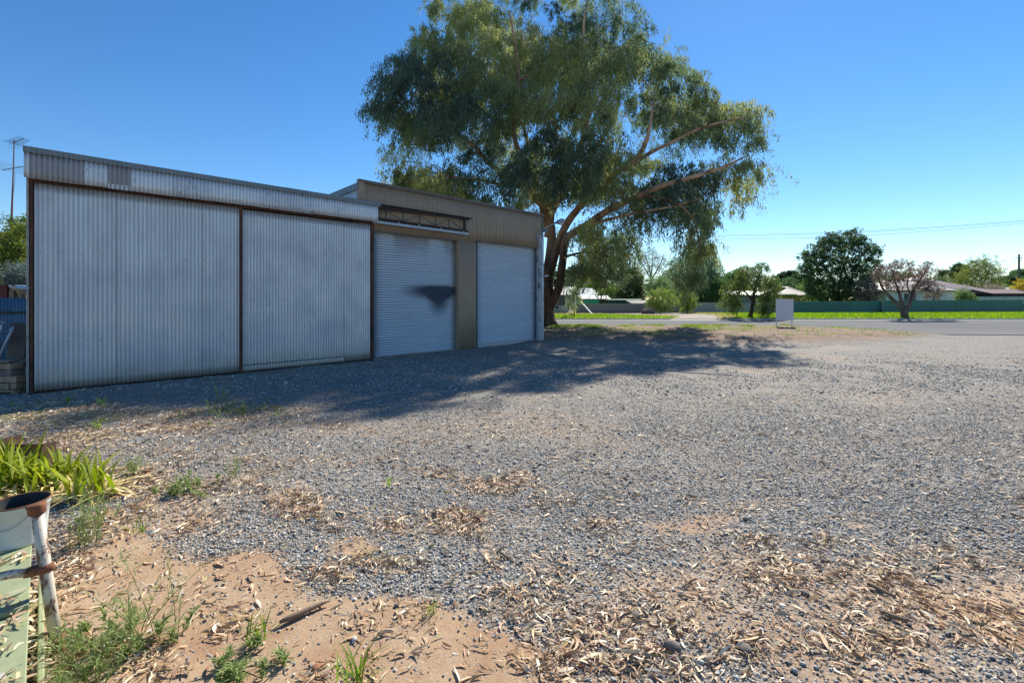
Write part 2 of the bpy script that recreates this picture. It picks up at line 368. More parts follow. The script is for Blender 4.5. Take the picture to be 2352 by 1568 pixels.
g = npmesh('ground', np.stack([gx, gy, z], 1), faces, M['ground'], smooth=True,
           attrs={'sand': gsand, 'verge': gver, 'green': ggrn_near, 'lit': glit, 'far': gfar, 'dry': dry, 'bare': bare})
tag(g, kind='structure')

# road, kerb, driveway
n = N('asphalt')
c = n.ramp(n.noise(.35, 5, .6, (.25,1.6,1)), [(.3,(.115,.115,.12)),(.7,(.185,.18,.175))])
c = n.mix(.5, c, n.ramp(n.noise(45, 3, .7), [(.3,.3),(.7,.72)]), 'OVERLAY')
M['asphalt'] = n.out(c, .95, 0, n.noise(50, 3, .6), .006, .6, spec=.08)
near_edge = [(-160,31.2),(0,31.2),(8,31.2)] + [tuple(gp(a,b)[:2]) for a,b in ((1760,751.6),(1850,756.5),(1950,761),(2050,766.5),(2150,769.5),(2352,770))] + [(60,24.2),(160,24.0)]
mb = MB(); pts = []
for a, b in zip(near_edge[:-1], near_edge[1:]):
    k = max(1, int(abs(b[0]-a[0])/.5)) if abs(a[0]) < 50 and abs(b[0]) <= 60 else 1
    for i in range(k):
        t = i/k; pts.append((a[0]+(b[0]-a[0])*t, a[1]+(b[1]-a[1])*t+R.uniform(-.08,.08)))
pts.append(near_edge[-1])
V = []
for x, y in pts: V += [(x,y,.03),(x,42.1,.03),(x,y-.02,-.05)]
fs = []
for i in range(len(pts)-1):
    a = i*3; fs += [(a,a+3,a+4,a+1),(a+2,a+5,a+3,a)]
mb.add(V, fs); tag(mb.build('road', M['asphalt']), kind='structure')
mb = MB()
for x0, x1 in ((-160, gp(1540,735)[0]), (gp(1660,735)[0], 160)):
    mb.box(x0, x1, 42.05, 42.28, -.05, .155)
tag(mb.build('kerb', M['kerb']), kind='structure')
mb = MB().add([(-160,41.2,.036),(160,41.2,.036),(160,42.04,.042),(-160,42.04,.042)], [(0,1,2,3)])
tag(mb.build('gutter', simple('gutter_concrete', (.45,.42,.38), (.33,.31,.28), 1, .85, scale=(.3,1,1))), kind='structure')

# ------------------------------------------------------------------ pebbles, near field
t = (1+5**.5)/2
ico = np.array([(-1,t,0),(1,t,0),(-1,-t,0),(1,-t,0),(0,-1,t),(0,1,t),(0,-1,-t),(0,1,-t),(t,0,-1),(t,0,1),(-t,0,-1),(-t,0,1)])/math.hypot(1,t)
icf = np.array([(0,11,5),(0,5,1),(0,1,7),(0,7,10),(0,10,11),(1,5,9),(5,11,4),(11,10,2),(10,7,6),(7,1,8),(3,9,4),(3,4,2),(3,2,6),(3,6,8),(3,8,9),(4,9,5),(2,4,11),(6,2,10),(8,6,7),(9,8,1)])
icf_low = icf[(ico[icf][:,:,2].mean(1) > -.55)]
def frustum_pts(nn, y0, y1, slack=1.25, p=1.0):
    u = R.rand(nn); Y = np.sqrt(y0**2 + u**p*(y1**2-y0**2)); X = R.uniform(-1, 1, nn)*slack*Y*CX/F; return X, Y
SC = np.array([(.12,.125,.13),(.20,.205,.205),(.29,.29,.285),(.39,.385,.37),(.46,.45,.42),(.52,.44,.33),(.50,.33,.20),(.72,.68,.60),(.20,.20,.17),(.33,.30,.25)])
def pebbles(nn, y0, y1, s0, s1, keep):
    X, Y = frustum_pts(nn, y0, y1, 1.12); k = R.rand(nn) < keep(X, Y); X, Y = X[k], Y[k]; nn = len(X)
    s = R.uniform(s0, s1, nn)*np.exp(R.normal(-.05, .38, nn))
    q = R.normal(size=(nn,4)); q /= np.linalg.norm(q, axis=1)[:,None]; w_, x_, y_, z_ = q.T
    Rm = np.stack([1-2*(y_**2+z_**2),2*(x_*y_-z_*w_),2*(x_*z_+y_*w_),2*(x_*y_+z_*w_),1-2*(x_**2+z_**2),2*(y_*z_-x_*w_),2*(x_*z_-y_*w_),2*(y_*z_+x_*w_),1-2*(x_**2+y_**2)],1).reshape(-1,3,3)
    V = ico[None]*(1+R.uniform(-.16,.16,(nn,12,1))); V = np.einsum('nij,nkj->nki', Rm, V)
    az = R.rand(nn)*6.28; ca, sa = np.cos(az), np.sin(az)
    V = V*np.stack([np.ones(nn), R.uniform(.6,.95,nn), R.uniform(.42,.7,nn)],1)[:,None,:]
    V = np.stack([V[...,0]*ca[:,None]-V[...,1]*sa[:,None], V[...,0]*sa[:,None]+V[...,1]*ca[:,None], V[...,2]],-1)
    V = V*s[:,None,None]*.5
    zc = hgt(X, Y) + s*R.uniform(.0,.28,nn)
    V += np.stack([X,Y,zc],1)[:,None,:]
    w = np.array([.13,.17,.17,.13,.09,.11,.08,.05,.06,.08]); ci = R.choice(len(SC), nn, p=w/w.sum())
    col = np.clip(SC[ci]*R.uniform(.95,1.4,(nn,1)), 0, .8)
    fc = (icf_low[None] + (np.arange(nn)*12)[:,None,None]).reshape(-1,3)
    return V.reshape(-1,3), fc, np.repeat(col, 12, 0)
def keepf(X, Y):
    sd = sand(X, Y); thin = .55+.45*ss(.38,.6,fbm(X,Y,.9,90)); return np.clip(1.12-sd*1.12, .06, 1)*thin*ss(9.6,6.2,Y)
a = pebbles(140000, 2.0, 4.6, .0085, .0165, keepf); b = pebbles(180000, 4.6, 9.6, .0105, .019, keepf)
far_ = pebbles(120000, 8.4, 17, .017, .030, lambda X, Y: np.clip(1.1-sand(X, Y), .05, 1)*ss(8.4,10,Y)*ss(17,11,Y)*ss(.3,.6,fbm(X,Y,1.1,93)))
V = np.concatenate([a[0], b[0], far_[0]]); Fc = np.concatenate([a[1], b[1]+len(a[0]), far_[1]+len(a[0])+len(b[0])]); col = np.concatenate([a[2], b[2], far_[2]])
o = npmesh('gravel', V, Fc, M['stone'], smooth=True, col=col)
tag(o, 'loose blue grey gravel spread over the yard', 'gravel', kind='stuff')

# ------------------------------------------------------------------ fallen leaves
LC = np.array([(.64,.46,.29),(.56,.38,.22),(.72,.57,.40),(.42,.25,.13),(.27,.13,.07),(.55,.34,.22),(.80,.70,.55),(.36,.29,.13)])
def litter(nn, y0, y1, L0, L1, segs=4):
    X, Y = frustum_pts(nn, y0, y1, 1.12); k = R.rand(nn) < litden(X, Y); X, Y = X[k], Y[k]; nn = len(X)
    L = R.uniform(L0, L1, nn)*np.exp(R.normal(0,.22,nn)); W = L*R.uniform(.06,.17,nn); cv = R.normal(0,1.25,nn); az = R.rand(nn)*6.28
    tt = np.linspace(-.5,.5,segs+1); prof = np.array([.18,.85,1.,.7,.08]) if segs == 4 else np.array([.3,1,.3])
    th = cv[:,None]*tt[None]
    cx = np.cumsum(np.cos(th),1)*L[:,None]/(segs+1); cy = np.cumsum(np.sin(th),1)*L[:,None]/(segs+1)
    cx -= cx.mean(1,keepdims=True); cy -= cy.mean(1,keepdims=True)
    nx, ny = -np.sin(th), np.cos(th); hw = W[:,None]*prof[None]/2
    tilt = R.normal(0,.10,nn)[:,None]; roll = R.normal(0,.9,nn)[:,None]; arch = R.uniform(-.1,.28,nn)[:,None]
    zc = tilt*cx + arch*(.25-tt[None]**2)*L[:,None]
    P = []
    for sgn in (-1,1):
        px = cx + sgn*nx*hw*np.cos(roll); py = cy + sgn*ny*hw*np.cos(roll); pz = zc + sgn*hw*np.sin(roll)
        P.append(np.stack([px*np.cos(az)[:,None]-py*np.sin(az)[:,None]+X[:,None], px*np.sin(az)[:,None]+py*np.cos(az)[:,None]+Y[:,None], pz],-1))
    V = np.stack(P, 2)                                    # nn, segs+1, 2, 3
    zmin = V[...,2].min((1,2)); den = litden(X, Y)
    V[...,2] += (hgt(X, Y) - zmin + .006 + R.rand(nn)*.022*den)[:,None,None]
    V = V.reshape(nn, -1, 3); f = []
    for i in range(segs): f.append((2*i, 2*i+1, 2*i+3, 2*i+2))
    fc = (np.array(f)[None] + (np.arange(nn)*(2*segs+2))[:,None,None]).reshape(-1,4)
    ci = R.choice(len(LC), nn, p=[.2,.2,.14,.14,.1,.1,.08,.04]); col = LC[ci]*R.uniform(.75,1.15,(nn,1))
    return V.reshape(-1,3), fc, np.repeat(col, 2*segs+2, 0)
parts = [litter(95000, 2.0, 4.6, .035, .105), litter(190000, 4.6, 9.5, .045, .11), litter(60000, 9.5, 19, .07, .12, 2)]
V = []; Fc = []; col = []; off = 0
for a in parts: V.append(a[0]); Fc.append(a[1]+off); col.append(a[2]); off += len(a[0])
o = npmesh('leaf_litter', np.concatenate(V), np.concatenate(Fc), M['litter'], col=np.concatenate(col))
tag(o, 'dry curled gum leaves scattered and drifted over the gravel', 'leaves', kind='stuff')

# ------------------------------------------------------------------ blades (grass, weeds)
def blades(P, Ht, Wd, lean=.35, col=((.16,.24,.04),(.25,.32,.07)), segs=3, droop=.35, az=None):
    """one curved tapering blade per point P (n,3)"""
    nn = len(P); az = R.rand(nn)*6.28 if az is None else az; h = Ht*R.uniform(.6,1.15,nn); l = np.abs(R.normal(lean, lean*.5, nn)); w = Wd*R.uniform(.7,1.3,nn)
    tt = np.linspace(0,1,segs+1)
    out = l[:,None]*h[:,None]*(tt[None]**1.2 + droop*tt[None]**3); up = h[:,None]*(tt[None] - droop*l[:,None]*tt[None]**3)
    pr = np.array([.8,1,.75,.1]) if segs == 3 else np.interp(tt,[0,.3,.7,1],[.7,1,.8,.05])
    sx = -np.sin(az)[:,None]*w[:,None]*pr[None]/2; sy = np.cos(az)[:,None]*w[:,None]*pr[None]/2
    cx = P[:,0:1]+np.cos(az)[:,None]*out; cy = P[:,1:2]+np.sin(az)[:,None]*out; cz = P[:,2:3]+up
    V = np.stack([np.stack([cx-sx,cy-sy,cz],-1), np.stack([cx+sx,cy+sy,cz],-1)],2).reshape(nn,-1,3)
    f = np.array([(2*i,2*i+1,2*i+3,2*i+2) for i in range(segs)])
    fc = (f[None]+(np.arange(nn)*(2*segs+2))[:,None,None]).reshape(-1,4)
    c0, c1 = np.array(col[0]), np.array(col[1]); u = R.rand(nn,1); cc = (c0*(1-u)+c1*u)*R.uniform(.8,1.2,(nn,1))
    return V.reshape(-1,3), fc, np.repeat(cc, 2*segs+2, 0)
def joinm(parts):
    V=[];Fc=[];cl=[];o=0
    for a in parts: V.append(a[0]); Fc.append(a[1]+o); cl.append(a[2]); o += len(a[0])
    return np.concatenate(V), np.concatenate(Fc), np.concatenate(cl)
def scatter(x0,x1,y0,y1,nn,maskf):
    X = R.uniform(x0,x1,nn); Y = R.uniform(y0,y1,nn); k = R.rand(nn) < maskf(X,Y); X=X[k];Y=Y[k]; return np.stack([X,Y,hgt(X,Y)],1)
# near verge grass
P = scatter(0, 26, 21, 31.3, 110000, lambda X,Y: verge(X,Y)*ss(.48,.66,fbm(X,Y,.9,31))*(.12+.88*ss(26,30.5,Y)))
V, Fc, col = joinm([blades(P, .11, .02, .5, ((.14,.22,.025),(.26,.34,.06)))])
tag(npmesh('grass', V, Fc, M['blade'], col=col), 'short green grass tufts on the dirt bank beside the road', 'grass', kind='stuff')
# far verge grass
P = scatter(2, 80, 42.4, 68, 70000, lambda X,Y: 1.*ss(.2,.5,fbm(X,Y,.6,33)+.1))
P = P[R.rand(len(P)) > softpoly(P[:,0],P[:,1],[tuple(gp(a,b)[:2]) for a,b in ((1340,722),(1560,720),(1650,727),(1660,735.5),(1540,735.5),(1560,728),(1450,724.5))],.6)]
isd = softpoly(P[:,0],P[:,1],[tuple(gp(a,b)[:2]) for a,b in ((1240,717),(1500,716),(1640,720),(1700,727),(1680,735.2),(1600,735.2),(1540,731),(1400,724.5),(1240,727))],.8) > .5
pl = [blades(P[~isd], .16, .07, .5, ((.13,.24,.02),(.26,.35,.04)), 3), blades(P[isd], .14, .06, .5, ((.26,.28,.08),(.38,.34,.16)), 3)]
V, Fc, col = joinm(pl)
tag(npmesh('grass', V, Fc, M['blade'], col=col), 'bright green lawn verge across the road below the fences', 'grass', kind='stuff')
# low weedy patches at left of the yard
X, Y = frustum_pts(160000, 2.2, 9.5, 1.1); k = R.rand(len(X)) < wd(X,Y)*.4; P = np.stack([X[k],Y[k],hgt(X[k],Y[k])],1)
V, Fc, col = blades(P, .055, .006, .7, ((.14,.20,.04),(.30,.33,.11)))
tag(npmesh('ground_weeds', V, Fc, M['blade'], col=col), 'low green weeds creeping through leaf litter at left of the yard', 'weeds', kind='stuff')

# ================================================================== SHEDS (local frame: x along the front wall, y into the building)
AL = math.atan2(1084.0, F); U = np.array([math.sin(AL), math.cos(AL)]); NN = np.array([math.cos(AL), -math.sin(AL)])
P0 = gp(80, 903)[:2]; RZ = math.atan2(U[1], U[0])
def tz(x, y, d=0.):
    """photo point -> (t, z) on the plane standing d metres in front of the shed wall"""
    k = (x-CX)/F; p = P0 + d*NN
    t = (k*p[1]-p[0])/(U[0]-k*U[1]); Y = p[1]+t*U[1]; return t, H-(y-HY)/F*Y
def tt(x, d=0.): return tz(x, 0, d)[0]
def corr(name, t0, t1, z0, z1, d, mat, parent, pitch=.0762, amp=.013, rows=10, dent=.0015, horiz=False, prof=None, seg=8, zf=None, axis='front'):
    """corrugated / ribbed sheet as real geometry. horiz: corrugations run along the wall (roller shutter)"""
    prof = prof or (lambda u: np.cos(2*np.pi*u))
    if not horiz:
        nc = int((t1-t0)/pitch*seg)+1; a = np.linspace(t0, t1, nc); zz = np.linspace(0, 1, rows)
        A, B = np.meshgrid(a, zz); off = amp*prof(A/pitch % 1)
        Z = z0 + B*(z1-z0) if zf is None else z0 + B*(zf(A)-z0)
        off = off + dent*(fbm(A*1.0, Z*1.0, 1.6, 70)-.5)*2
        Z = Z + (B == 0)*0
    else:
        nr = int((z1-z0)/pitch*seg)+1; zz = np.linspace(z0, z1, nr); a = np.linspace(t0, t1, rows)
        A, Z = np.meshgrid(a, zz); off = amp*prof((Z-z0)/pitch % 1) + dent*(fbm(A, Z*2, 1.2, 71)-.5)*2
    if axis == 'front': V = np.stack([A, -d-off, Z], -1)
    else: V = np.stack([d-off, A, Z], -1)                # sheet on a side wall
    nI, nJ = A.shape; ii = (np.arange(nI-1)[:,None]*nJ+np.arange(nJ-1)[None]).ravel()
    fc = np.stack([ii, ii+1, ii+nJ+1, ii+nJ], 1)
    o = npmesh(name, V.reshape(-1,3), fc, mat, parent, smooth=True)
    m = o.modifiers.new('thickness','SOLIDIFY'); m.thickness = .0015; return o

shed = empty('corrugated_shed', (*P0, 0), RZ, 'long silver corrugated iron shed with two tall rust framed sliding doors', 'shed')
tL0, tL1 = tt(78), tt(549); tM = tt(557); tR = tt(851); zt = tz(80, 420)[1]
zt2 = tz(700, 500)[1]
ztop = (zt+tz(640,488)[1])/2
zdoor = lambda A: ztop + 0*A
door = corr('sliding_door', tL0, tL1, .04, ztop, 0, M['galv'], shed, rows=24)
# screw rows on the door
SCR = MB().box(-.008,.008,-.006,.004,-.008,.008); _sm = bpy.data.meshes.new('screw'); _sm.from_pydata(SCR.v, [], SCR.f); _sm.materials.append(M['rust_dark'])
def screws(parent, t0, t1, zs, d, step=.305):
    for zz in zs:
        k = t0+.12
        while k < t1-.05:
            kk = round(k/.0762)*.0762; o = bpy.data.objects.new('screw', _sm); C.objects.link(o); o.parent = parent
            o.location = (kk, -d-.016, zz+R.uniform(-.006,.006)); k += step*R.choice([.75,1,1,1.25])
screws(door, tL0, tL1, [tz(300,1017/1.0*0+590)[1], 1.02], 0)
for tl in (tt(268), tt(463)):                            # sheet laps
    MB().box(tl, tl+.004, -.016, -.009, .05, ztop-.02).build('sheet_lap', M['fascia_old'], door)
door2 = corr('sliding_door', tM, tt(792), .04, ztop-.03, 0, M['galv'], shed, rows=24)
corr('kick_strip', tM, tt(790), .035, tz(660,830)[1], .014, M['galv'], door2, rows=4)
screws(door2, tM, tt(790), [tz(700,612)[1], tz(660,720)[1]], 0)
MB().box(tM+.01, tt(790), -.028, -.022, tz(660,830)[1]-.004, tz(660,830)[1]+.008).build('lap_edge', M['rust_dark'], door2)
wp = corr('wall_sheet', tt(790), tR, .04, ztop-.03, .016, M['galv'], shed, rows=20)
screws(wp, tt(794), tR, [tz(820,618)[1], tz(820,716)[1]], .016)
# frames
MB().box(tt(68.5), tt(77.5)-.01, -.05, .06, 0, ztop+.05).build('door_post', M['rust'], shed)
MB().box(tL1+.005, tM-.005, -.045, .05, .0, ztop+.02).build('door_post', M['rust'], shed)
MB().box(tR+.004, tt(856.5), -.05, .06, 0, ztop).build('door_post', M['rust'], shed)
MB().box(tt(68), tR+.05, -.06, .03, ztop+.002, ztop+.11).build('door_track', M['rust'], shed)
MB().box(tL0-.1, tR, -.03, .04, .0, .032).build('floor_track', M['rust_dark'], shed)
col_ = MB()
zz = 0
for h_ in (1.1, 1.05, 1.2, 1.1):                         # rough cast column in lifts
    col_.box(tt(60.5), tt(68.5)-.012, -.03, .22, zz, min(zz+h_-.012, ztop+.15)); zz += h_
o = col_.build('column', M['concrete'], shed)
# fascia: six sheets of different age, lapped
dF = .24
def zf(y, x): return tz(x, y, dF)[1]
zfb = (zf(408,57)+zf(510,868))/2; zft = (zf(355,57)+zf(470,868))/2; zfl = (zf(342,55)+zf(461,868))/2
sheets = [(54.5,69,'fascia_new'),(66,193,'fascia_old'),(192,249,'fascia_new'),(248,300,'fascia_grey'),(299,400,'fascia_new'),(399,480,'fascia_new'),(479,600,'fascia_new'),(599,720,'fascia_new'),(719,869,'fascia_new')]
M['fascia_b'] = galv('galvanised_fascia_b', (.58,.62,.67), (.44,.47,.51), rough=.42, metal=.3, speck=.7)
for i, (xa, xb, mt) in enumerate(sheets):
    if mt == 'fascia_new' and i % 2 == 1: mt = 'fascia_b'
    corr('fascia_sheet', tt(xa,dF), tt(xb,dF), zfb+R.uniform(-.01,.01), zft+.02, dF+.004*(i%2), M[mt], shed, rows=4, amp=.0125, dent=.003)
MB().box(tt(248,dF), tt(300,dF), -dF-.006, -dF+.004, zfb-.008, zfb+.10).build('fascia_patch', M['fascia_new'], shed)
MB().box(tt(54,dF)-.01, tt(656,dF), -dF-.035, -dF-.02, zft, zfl).box(tt(54,dF)-.01, tt(656,dF), -dF-.02, .3, zfl-.012, zfl)\
    .box(tt(655,dF), tt(874,dF), -dF-.039, -dF-.022, zft-.003, zfl+.004).box(tt(656,dF)+.002, tt(874,dF), -dF-.02, .3, zfl-.010, zfl+.002).build('roof_flashing', M['flash'], shed)
# carcass
T1 = tt(856)
MB().box(tt(62)+.01, T1, .06, .12, ztop, zfl-.05).build('lintel', M['rust_dark'], shed)
corr('side_wall', .26, 9, 0.02, zfl-.25, tt(62)+.02, M['galv'], shed, axis='side', rows=6)
rf = MB(); NR = 160
xsr = np.linspace(tt(56), T1-.02, NR*4)
V = []; 
for i, x_ in enumerate(xsr):
    zz = .012*math.cos(2*math.pi*x_/.0762*.5); V += [(x_, -dF+.03, zfl-.05+zz), (x_, 9.2, zfl-.55+zz)]
rf.add(V, [(2*i, 2*i+2, 2*i+3, 2*i+1) for i in range(len(xsr)-1)]); rf.build('roof', M['galv_roof'], shed, smooth=True)
MB().box(tt(62), T1, 9.0, 9.1, 0, zfl-.5).build('back_wall', M['galv'], shed)
# lattice arm on which the doors slide past the shed end
dT = .13
def TP(x, y, d=dT): t_, z_ = tz(x, y, d); return (t_, -d, z_)
tr = empty('truss', (0,0,0)); tr.parent = shed
MB().bar(TP(850,466.5), TP(1084,502), .10, .03).bar(TP(860,472), TP(1078,504.5), .02, .06).build('truss_cap', M['rust_dark'], tr)
mb = MB(); mb.bar(TP(860,478), TP(1069,502.5), .04, .045); mb.bar(TP(860,500.5), TP(1074,531), .05, .05).bar(TP(866,505), TP(1016,523), .03, .06); mb.build('truss_chord', M['rust_dark'], tr)
cx2 = lambda c: 746.5+c/3.69
cy2 = lambda c: 390.5+c/3.69
mb = MB()
for cx_, ya, yb in ((518,345,415),(663,368,437),(803,388,455),(937,403,470),(1050,418,488)): mb.bar(TP(cx2(cx_),cy2(ya)), TP(cx2(cx_),cy2(yb)), .02, .02)
for a, b in (((440,365),(518,345)),((518,345),(660,435)),((660,435),(803,385)),((803,385),(940,470)),((940,470),(1050,420)),((1050,420),(1178,510))):
    mb.bar(TP(cx2(a[0]),cy2(a[1])), TP(cx2(b[0]),cy2(b[1])), .016, .016)
mb.build('lattice', M['rust_dark'], tr)
MB().bar(TP(1067,500), TP(1067,532), .09, .05).build('end_plate', M['rust_dark'], tr)
mb = MB(); mb.bar(TP(856,508.5,dT+.05), TP(1075.5,537.5,dT+.05), .05, .075)
for x in (914,961,1011,1063): mb.bar(TP(x,514+(x-914)*.137,dT+.09), TP(x+3,514.4+(x-914)*.137,dT+.09), .02, .11)
mb.build('door_rail', M['steel'], tr)
mb = MB(); mb.bar((tz(1060,500,0)[0], .0, tz(1060,503,0)[1]), TP(1060,503), .05, .05); mb.build('wall_bracket', M['rust_dark'], tr)

# ------------------------------------------------------------------ tan shed
tan = empty('tan_metal_shed', (*P0, 0), RZ, 'tan ribbed metal shed with two silver roller doors beside the big gum', 'shed')
dC = -.03; dD = -.20
def ribs(u):                                            # narrow raised ribs on flat pans
    u = u % 1; return np.where(u < .10, np.minimum(u/.03,1)*1., np.where(u < .13, (.13-u)/.03, 0.)) + np.where((u > .5)&(u < .54), .18, 0)
tA, tB = tt(825,dC), tt(1246,dC); zTt = (tz(825,415,dC)[1]+tz(1245,490,dC)[1])/2
zL1 = (tz(cx2(410),cy2(520),dC)[1]+tz(cx2(1110),cy2(585),dC)[1])/2; zL2 = (tz(cx2(1280),cy2(600),dC)[1]+tz(cx2(1808),cy2(658),dC)[1])/2
tP0, tP1 = tt(1053.5,dC), tt(1092.5,dC); 
corr('wall_cladding', tA, tP1, zL1, zTt-.04, dC, M['tan'], tan, pitch=.2, amp=.024, prof=ribs, seg=24, rows=4, dent=.001)
corr('wall_cladding', tP1+.002, tB, zL2, zTt-.04, dC, M['tan'], tan, pitch=.2, amp=.024, prof=ribs, seg=24, rows=4, dent=.001)
corr('pier_cladding', tP0, tP1, .06, zL1+.02, dC-.004, M['tan'], tan, pitch=.2, amp=.022, prof=ribs, seg=24, rows=4, dent=.001)
MB().box(tP0-.02, tP0+.0, -dC+.0, -dD+.1, .06, zL1).box(tP1, tP1+.02, -dC, -dD+.1, .06, zL2).build('pier_return', M['tan'], tan)
MB().box(tA-.03, tB+.05, -dC-.06, -dC-.03, zTt-.09, zTt).box(tA-.03, tB+.05, -dC-.03, -dC+.12, zTt-.012, zTt).build('roof_capping', M['tan_dark'], tan)
MB().box(tA-.02, tA+.16, -dC-.045, -dC-.028, zfl-.3, zTt-.09).box(tA-.02, tA-.004, -dC-.028, -dC+.14, zfl-.3, zTt-.02).build('corner_trim', M['tan'], tan)
MB().box(tA, tP0, -dC-.03, -dC+.10, zL1-.035, zL1).box(tP1, tB, -dC-.03, -dC+.10, zL2-.035, zL2).build('door_head', M['tan_dark'], tan)
MB().box(tB-.03, tB+.02, -dC-.04, -dC+.03, zL2, zTt-.09).build('corner_trim', M['tan_dark'], tan)
# roller doors
def rprof(u):
    u = u % 1; return np.where(u < .62, np.sin(np.pi*u/.62)**.6, -.55*np.sin(np.pi*(u-.62)/.38))
def sm(a, lo_, hi_):
    m = n.new('ShaderNodeMapRange', interpolation_type='SMOOTHSTEP'); n.put(a, m.inputs[0]); m.inputs[1].default_value = lo_; m.inputs[2].default_value = hi_; return m.outputs[0]
n = N('roller_door_scuffed')
sep = n.new('ShaderNodeSeparateXYZ'); n.put(n.coord(), sep.inputs[0])
c = n.mix(n.ramp(n.noise(1.,6,.7,(.6,1,6)), [(.4,0.),(.8,.6)]), (.62,.68,.74), (.46,.51,.56))
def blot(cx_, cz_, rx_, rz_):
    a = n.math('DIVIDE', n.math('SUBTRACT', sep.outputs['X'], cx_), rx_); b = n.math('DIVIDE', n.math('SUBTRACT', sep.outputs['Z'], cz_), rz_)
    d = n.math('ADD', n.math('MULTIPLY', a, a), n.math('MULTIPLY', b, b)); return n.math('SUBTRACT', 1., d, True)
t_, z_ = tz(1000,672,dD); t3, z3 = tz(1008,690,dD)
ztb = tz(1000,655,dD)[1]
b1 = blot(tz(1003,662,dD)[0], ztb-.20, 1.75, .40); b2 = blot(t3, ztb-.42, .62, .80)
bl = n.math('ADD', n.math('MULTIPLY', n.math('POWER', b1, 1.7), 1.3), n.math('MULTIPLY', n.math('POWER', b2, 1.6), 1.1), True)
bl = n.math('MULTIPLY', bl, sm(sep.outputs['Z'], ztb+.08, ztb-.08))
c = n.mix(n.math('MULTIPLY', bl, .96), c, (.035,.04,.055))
# dirt film near the top, with two wiped pale triangles
top = n.new('ShaderNodeMapRange'); n.put(n.math('ADD', sep.outputs['Z'], n.math('MULTIPLY', n.noise(1.5,4,.6), .8)), top.inputs[0])
top.inputs[1].default_value = zL1-.75+.35; top.inputs[2].default_value = zL1-.1+.4; top.inputs[3].default_value = 0; top.inputs[4].default_value = .55
wip = n.math('ADD', blot(tz(880,560,dD)[0], zL1-.35, .45, .75), blot(tz(1002,575,dD)[0], zL1-.4, .4, .8), True)
c = n.mix(n.math('MULTIPLY', top.outputs[0], n.math('SUBTRACT', 1., n.math('MULTIPLY', wip, 2., True), True)), c, (.22,.18,.16))
ZR1 = tz(950,810,dD)[1]+.02; ZR2 = tz(1160,782,dD)[1]
def seam(n_, c_, sepz, z0_):  # rib self-shadow painted as dark bands in the slat grooves
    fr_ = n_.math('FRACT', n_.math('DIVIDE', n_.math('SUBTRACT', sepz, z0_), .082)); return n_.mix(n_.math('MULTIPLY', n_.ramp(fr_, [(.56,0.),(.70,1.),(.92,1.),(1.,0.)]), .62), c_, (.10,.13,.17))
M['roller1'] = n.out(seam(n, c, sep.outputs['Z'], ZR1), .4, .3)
n = N('roller_door'); sep = n.new('ShaderNodeSeparateXYZ'); n.put(n.coord(), sep.inputs[0])
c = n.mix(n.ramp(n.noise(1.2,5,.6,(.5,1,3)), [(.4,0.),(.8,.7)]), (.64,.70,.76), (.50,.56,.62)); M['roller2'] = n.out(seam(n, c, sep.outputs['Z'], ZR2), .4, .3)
def roller(t0, t1, z0, z1, mat, bar):
    rd = corr('roller_door', t0, t1, z0, z1, dD, mat, tan, pitch=.082, amp=.016, prof=rprof, seg=10, rows=12, dent=.0008, horiz=True)
    MB().box(t0, t1, -dD-.02, -dD+.01, z0-bar, z0-.002).build('bottom_rail', M['steel'], rd)
    g = MB().box(t1-.01, t1+.09, -dD-.05, -dD+.06, .06, z1); g.build('door_guide', M['bluesteel'], tan)
    MB().box(t0-.05, t0+.01, -dD-.05, -dD+.06, .06, z1).build('door_guide', M['bluesteel'], tan)
    for k in (.14, .38, .65):
        l = MB(); zc = z1*k+.05; l.box(t1+.03, t1+.045, -dD-.085, -dD-.052, zc-.03, zc+.06).box(t1+.03, t1+.10, -dD-.085, -dD-.07, zc+.045, zc+.06); l.build('guide_bolt', M['black'], tan)
    return rd
r1 = roller(tt(857,dD)+.05, tt(1048,dD), ZR1, zL1+.1, M['roller1'], .10)
MB().box(tt(880,dD), tt(1046,dD), -dD-.028, -dD-.02, tz(950,810,dD)[1]-.085, tz(950,810,dD)[1]-.07).build('rubber_seal', simple('green_rubber', (.02,.25,.22)), r1)
r2 = roller(tt(1093,dD)+.05, tt(1231,dD), ZR2, zL2+.1, M['roller2'], .18)
MB().box(tt(855,0), tB+.2, -.05, .45, -.03, .055).build('floor_slab', M['slab'], tan)
# corner column
tc = tt(1237,.0)
MB().box(tc, tc+.11, -.05, .12, 0, tz(1240,540,0)[1]).build('corner_post', simple('peeling_paint', (.42,.44,.45), (.12,.09,.07), 7, .7, scale=(1,1,.25), lo=.38, hi=.45), tan)
MB().box(tc+.112, tc+.26, -.07, .10, 0, tz(1247,547,0)[1]).box(tc+.13, tc+.15, -.05, .0, 2, tz(1247,530,0)[1]).box(tc+.2, tc+.22, -.05, .0, 2, tz(1247,530,0)[1]).build('corner_post', M['steel'], tan)
# white side wall, roof, rear
corr('side_wall', 0.1, 10, zfl-.8, zTt-.16, tA+.01, simple('white_corrugated_iron', (.62,.66,.70),(.5,.54,.58), 1, .4, .2, .001), tan, axis='side', rows=4)
MB().box(tA-.04, tA-.015, .05, 10.1, zTt-.30, zTt-.10).build('side_flashing', M['flash'], tan)
MB().add([(tA,.1,zTt-.1),(tB,.1,zTt-.1),(tB,10,zTt-.4),(tA,10,zTt-.4)], [(0,1,2,3)]).build('roof', M['galv_roof'], tan)
MB().box(tB-.05, tB, .3, 10, 0, zTt-.42).box(tA, tB-.06, 9.9, 10, 0, zTt-.42).build('rear_wall', M['tan'], tan)

